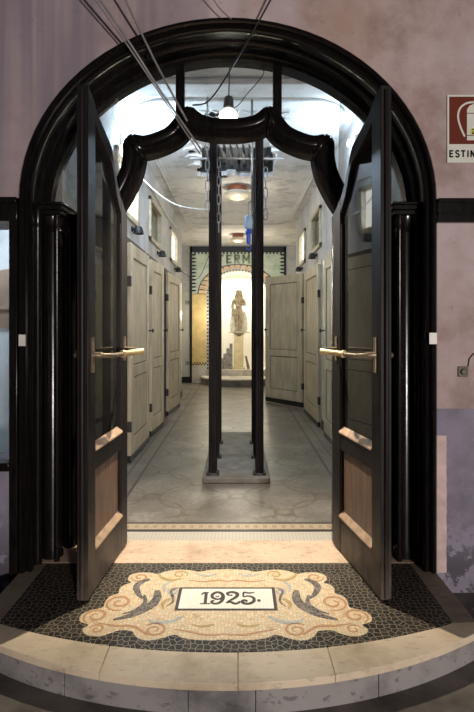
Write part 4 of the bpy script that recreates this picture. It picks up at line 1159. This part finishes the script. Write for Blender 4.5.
coat(0, .45, 1.28, None).build('coat', M['dark_figure'], ck)  # silhouette standing in for the reflected people

# ------------------------------------------------------------------ lights
def light(kind, name, loc, energy, col, rot=(0, 0, 0), **k):
    l = bpy.data.lights.new(name, kind); l.energy = energy; l.color = col
    for a, v in k.items(): setattr(l, a, v)
    o = bpy.data.objects.new(name, l); C.objects.link(o); o.location = loc; o.rotation_euler = rot; return o
def aim(o, t):
    o.rotation_euler = (Vector(t) - o.location).to_track_quat('-Z', 'Y').to_euler()
sp = light('SPOT', 'spotlight_beam', (-.005, 3.11, 2.575), 380, (1, .86, .68), spot_size=R(125), spot_blend=.8, shadow_soft_size=.025)
aim(sp, (0, 1.75, 0))
light('POINT', 'added_lamp_glow', (XL + .14, 4.62, 3.02), 70, (.60, .78, 1), shadow_soft_size=.05)  # light of the added cool lamps
light('POINT', 'added_lamp_glow', (XR - .14, 4.6, 3.0), 38, (.60, .78, 1), shadow_soft_size=.05)
light('AREA', 'niche_lamp', (NX, YE + .45, 2.55), 26, (1, .93, .78), (0, 0, 0), size=.5, shape='DISK')
light('POINT', 'niche_front_fill', (NX - .62, YE - .55, 1.6), 15, (1, .90, .68), shadow_soft_size=.06)  # unseen fill added before the niche for statue and pedestal
light('POINT', 'niche_front_fill', (NX + .58, YE - .55, 1.6), 15, (1, .90, .68), shadow_soft_size=.06)
light('POINT', 'corridor_fill', (.045, 6.95, HC - .55), 15, (1, .88, .70), shadow_soft_size=.12)  # floating fill added below the bowl lamps, which are unlit themselves
light('POINT', 'corridor_fill', (.055, 10.45, HC - .55), 18, (1, .88, .70), shadow_soft_size=.12)
light('POINT', 'shaft_light', (.0, 5.4, 4.1), 26, (.85, .92, 1), shadow_soft_size=.1)
light('POINT', 'reflection_fill', (-1.75, 3.5, 2.0), 22, (.85, .93, 1), shadow_soft_size=.1)  # unseen light added to brighten the backing behind the shop pane
# street lighting: a low unseen area light added across the street, and dusk sky
sl = light('AREA', 'street_fill', (2.9, -6.0, 1.15), 560, (1, .90, .86), size=.5, shape='DISK'); aim(sl, (.6, 2.7, 2.3))

w = bpy.data.worlds.new('dusk'); scene.world = w; w.use_nodes = True
bg = w.node_tree.nodes['Background']; bg.inputs[0].default_value = (.62, .62, .85, 1); bg.inputs[1].default_value = .05

# ------------------------------------------------------------------ camera
cam = bpy.data.cameras.new('camera'); co = bpy.data.objects.new('camera', cam); C.objects.link(co)
co.location = (.055, 0, 1.30); co.rotation_euler = (R(90), 0, 0)
cam.sensor_fit = 'HORIZONTAL'; cam.sensor_width = 36; cam.lens = 36 * 500 / 474
cam.shift_y = -28 / 474; cam.shift_x = -1 / 474
cam.clip_start = .05
scene.camera = co
vs = scene.view_settings
scene.display_settings.display_device = 'sRGB'
vs.view_transform = 'Standard'; vs.look = 'None'; vs.gamma = 1; vs.exposure = 0; vs.use_curve_mapping = False
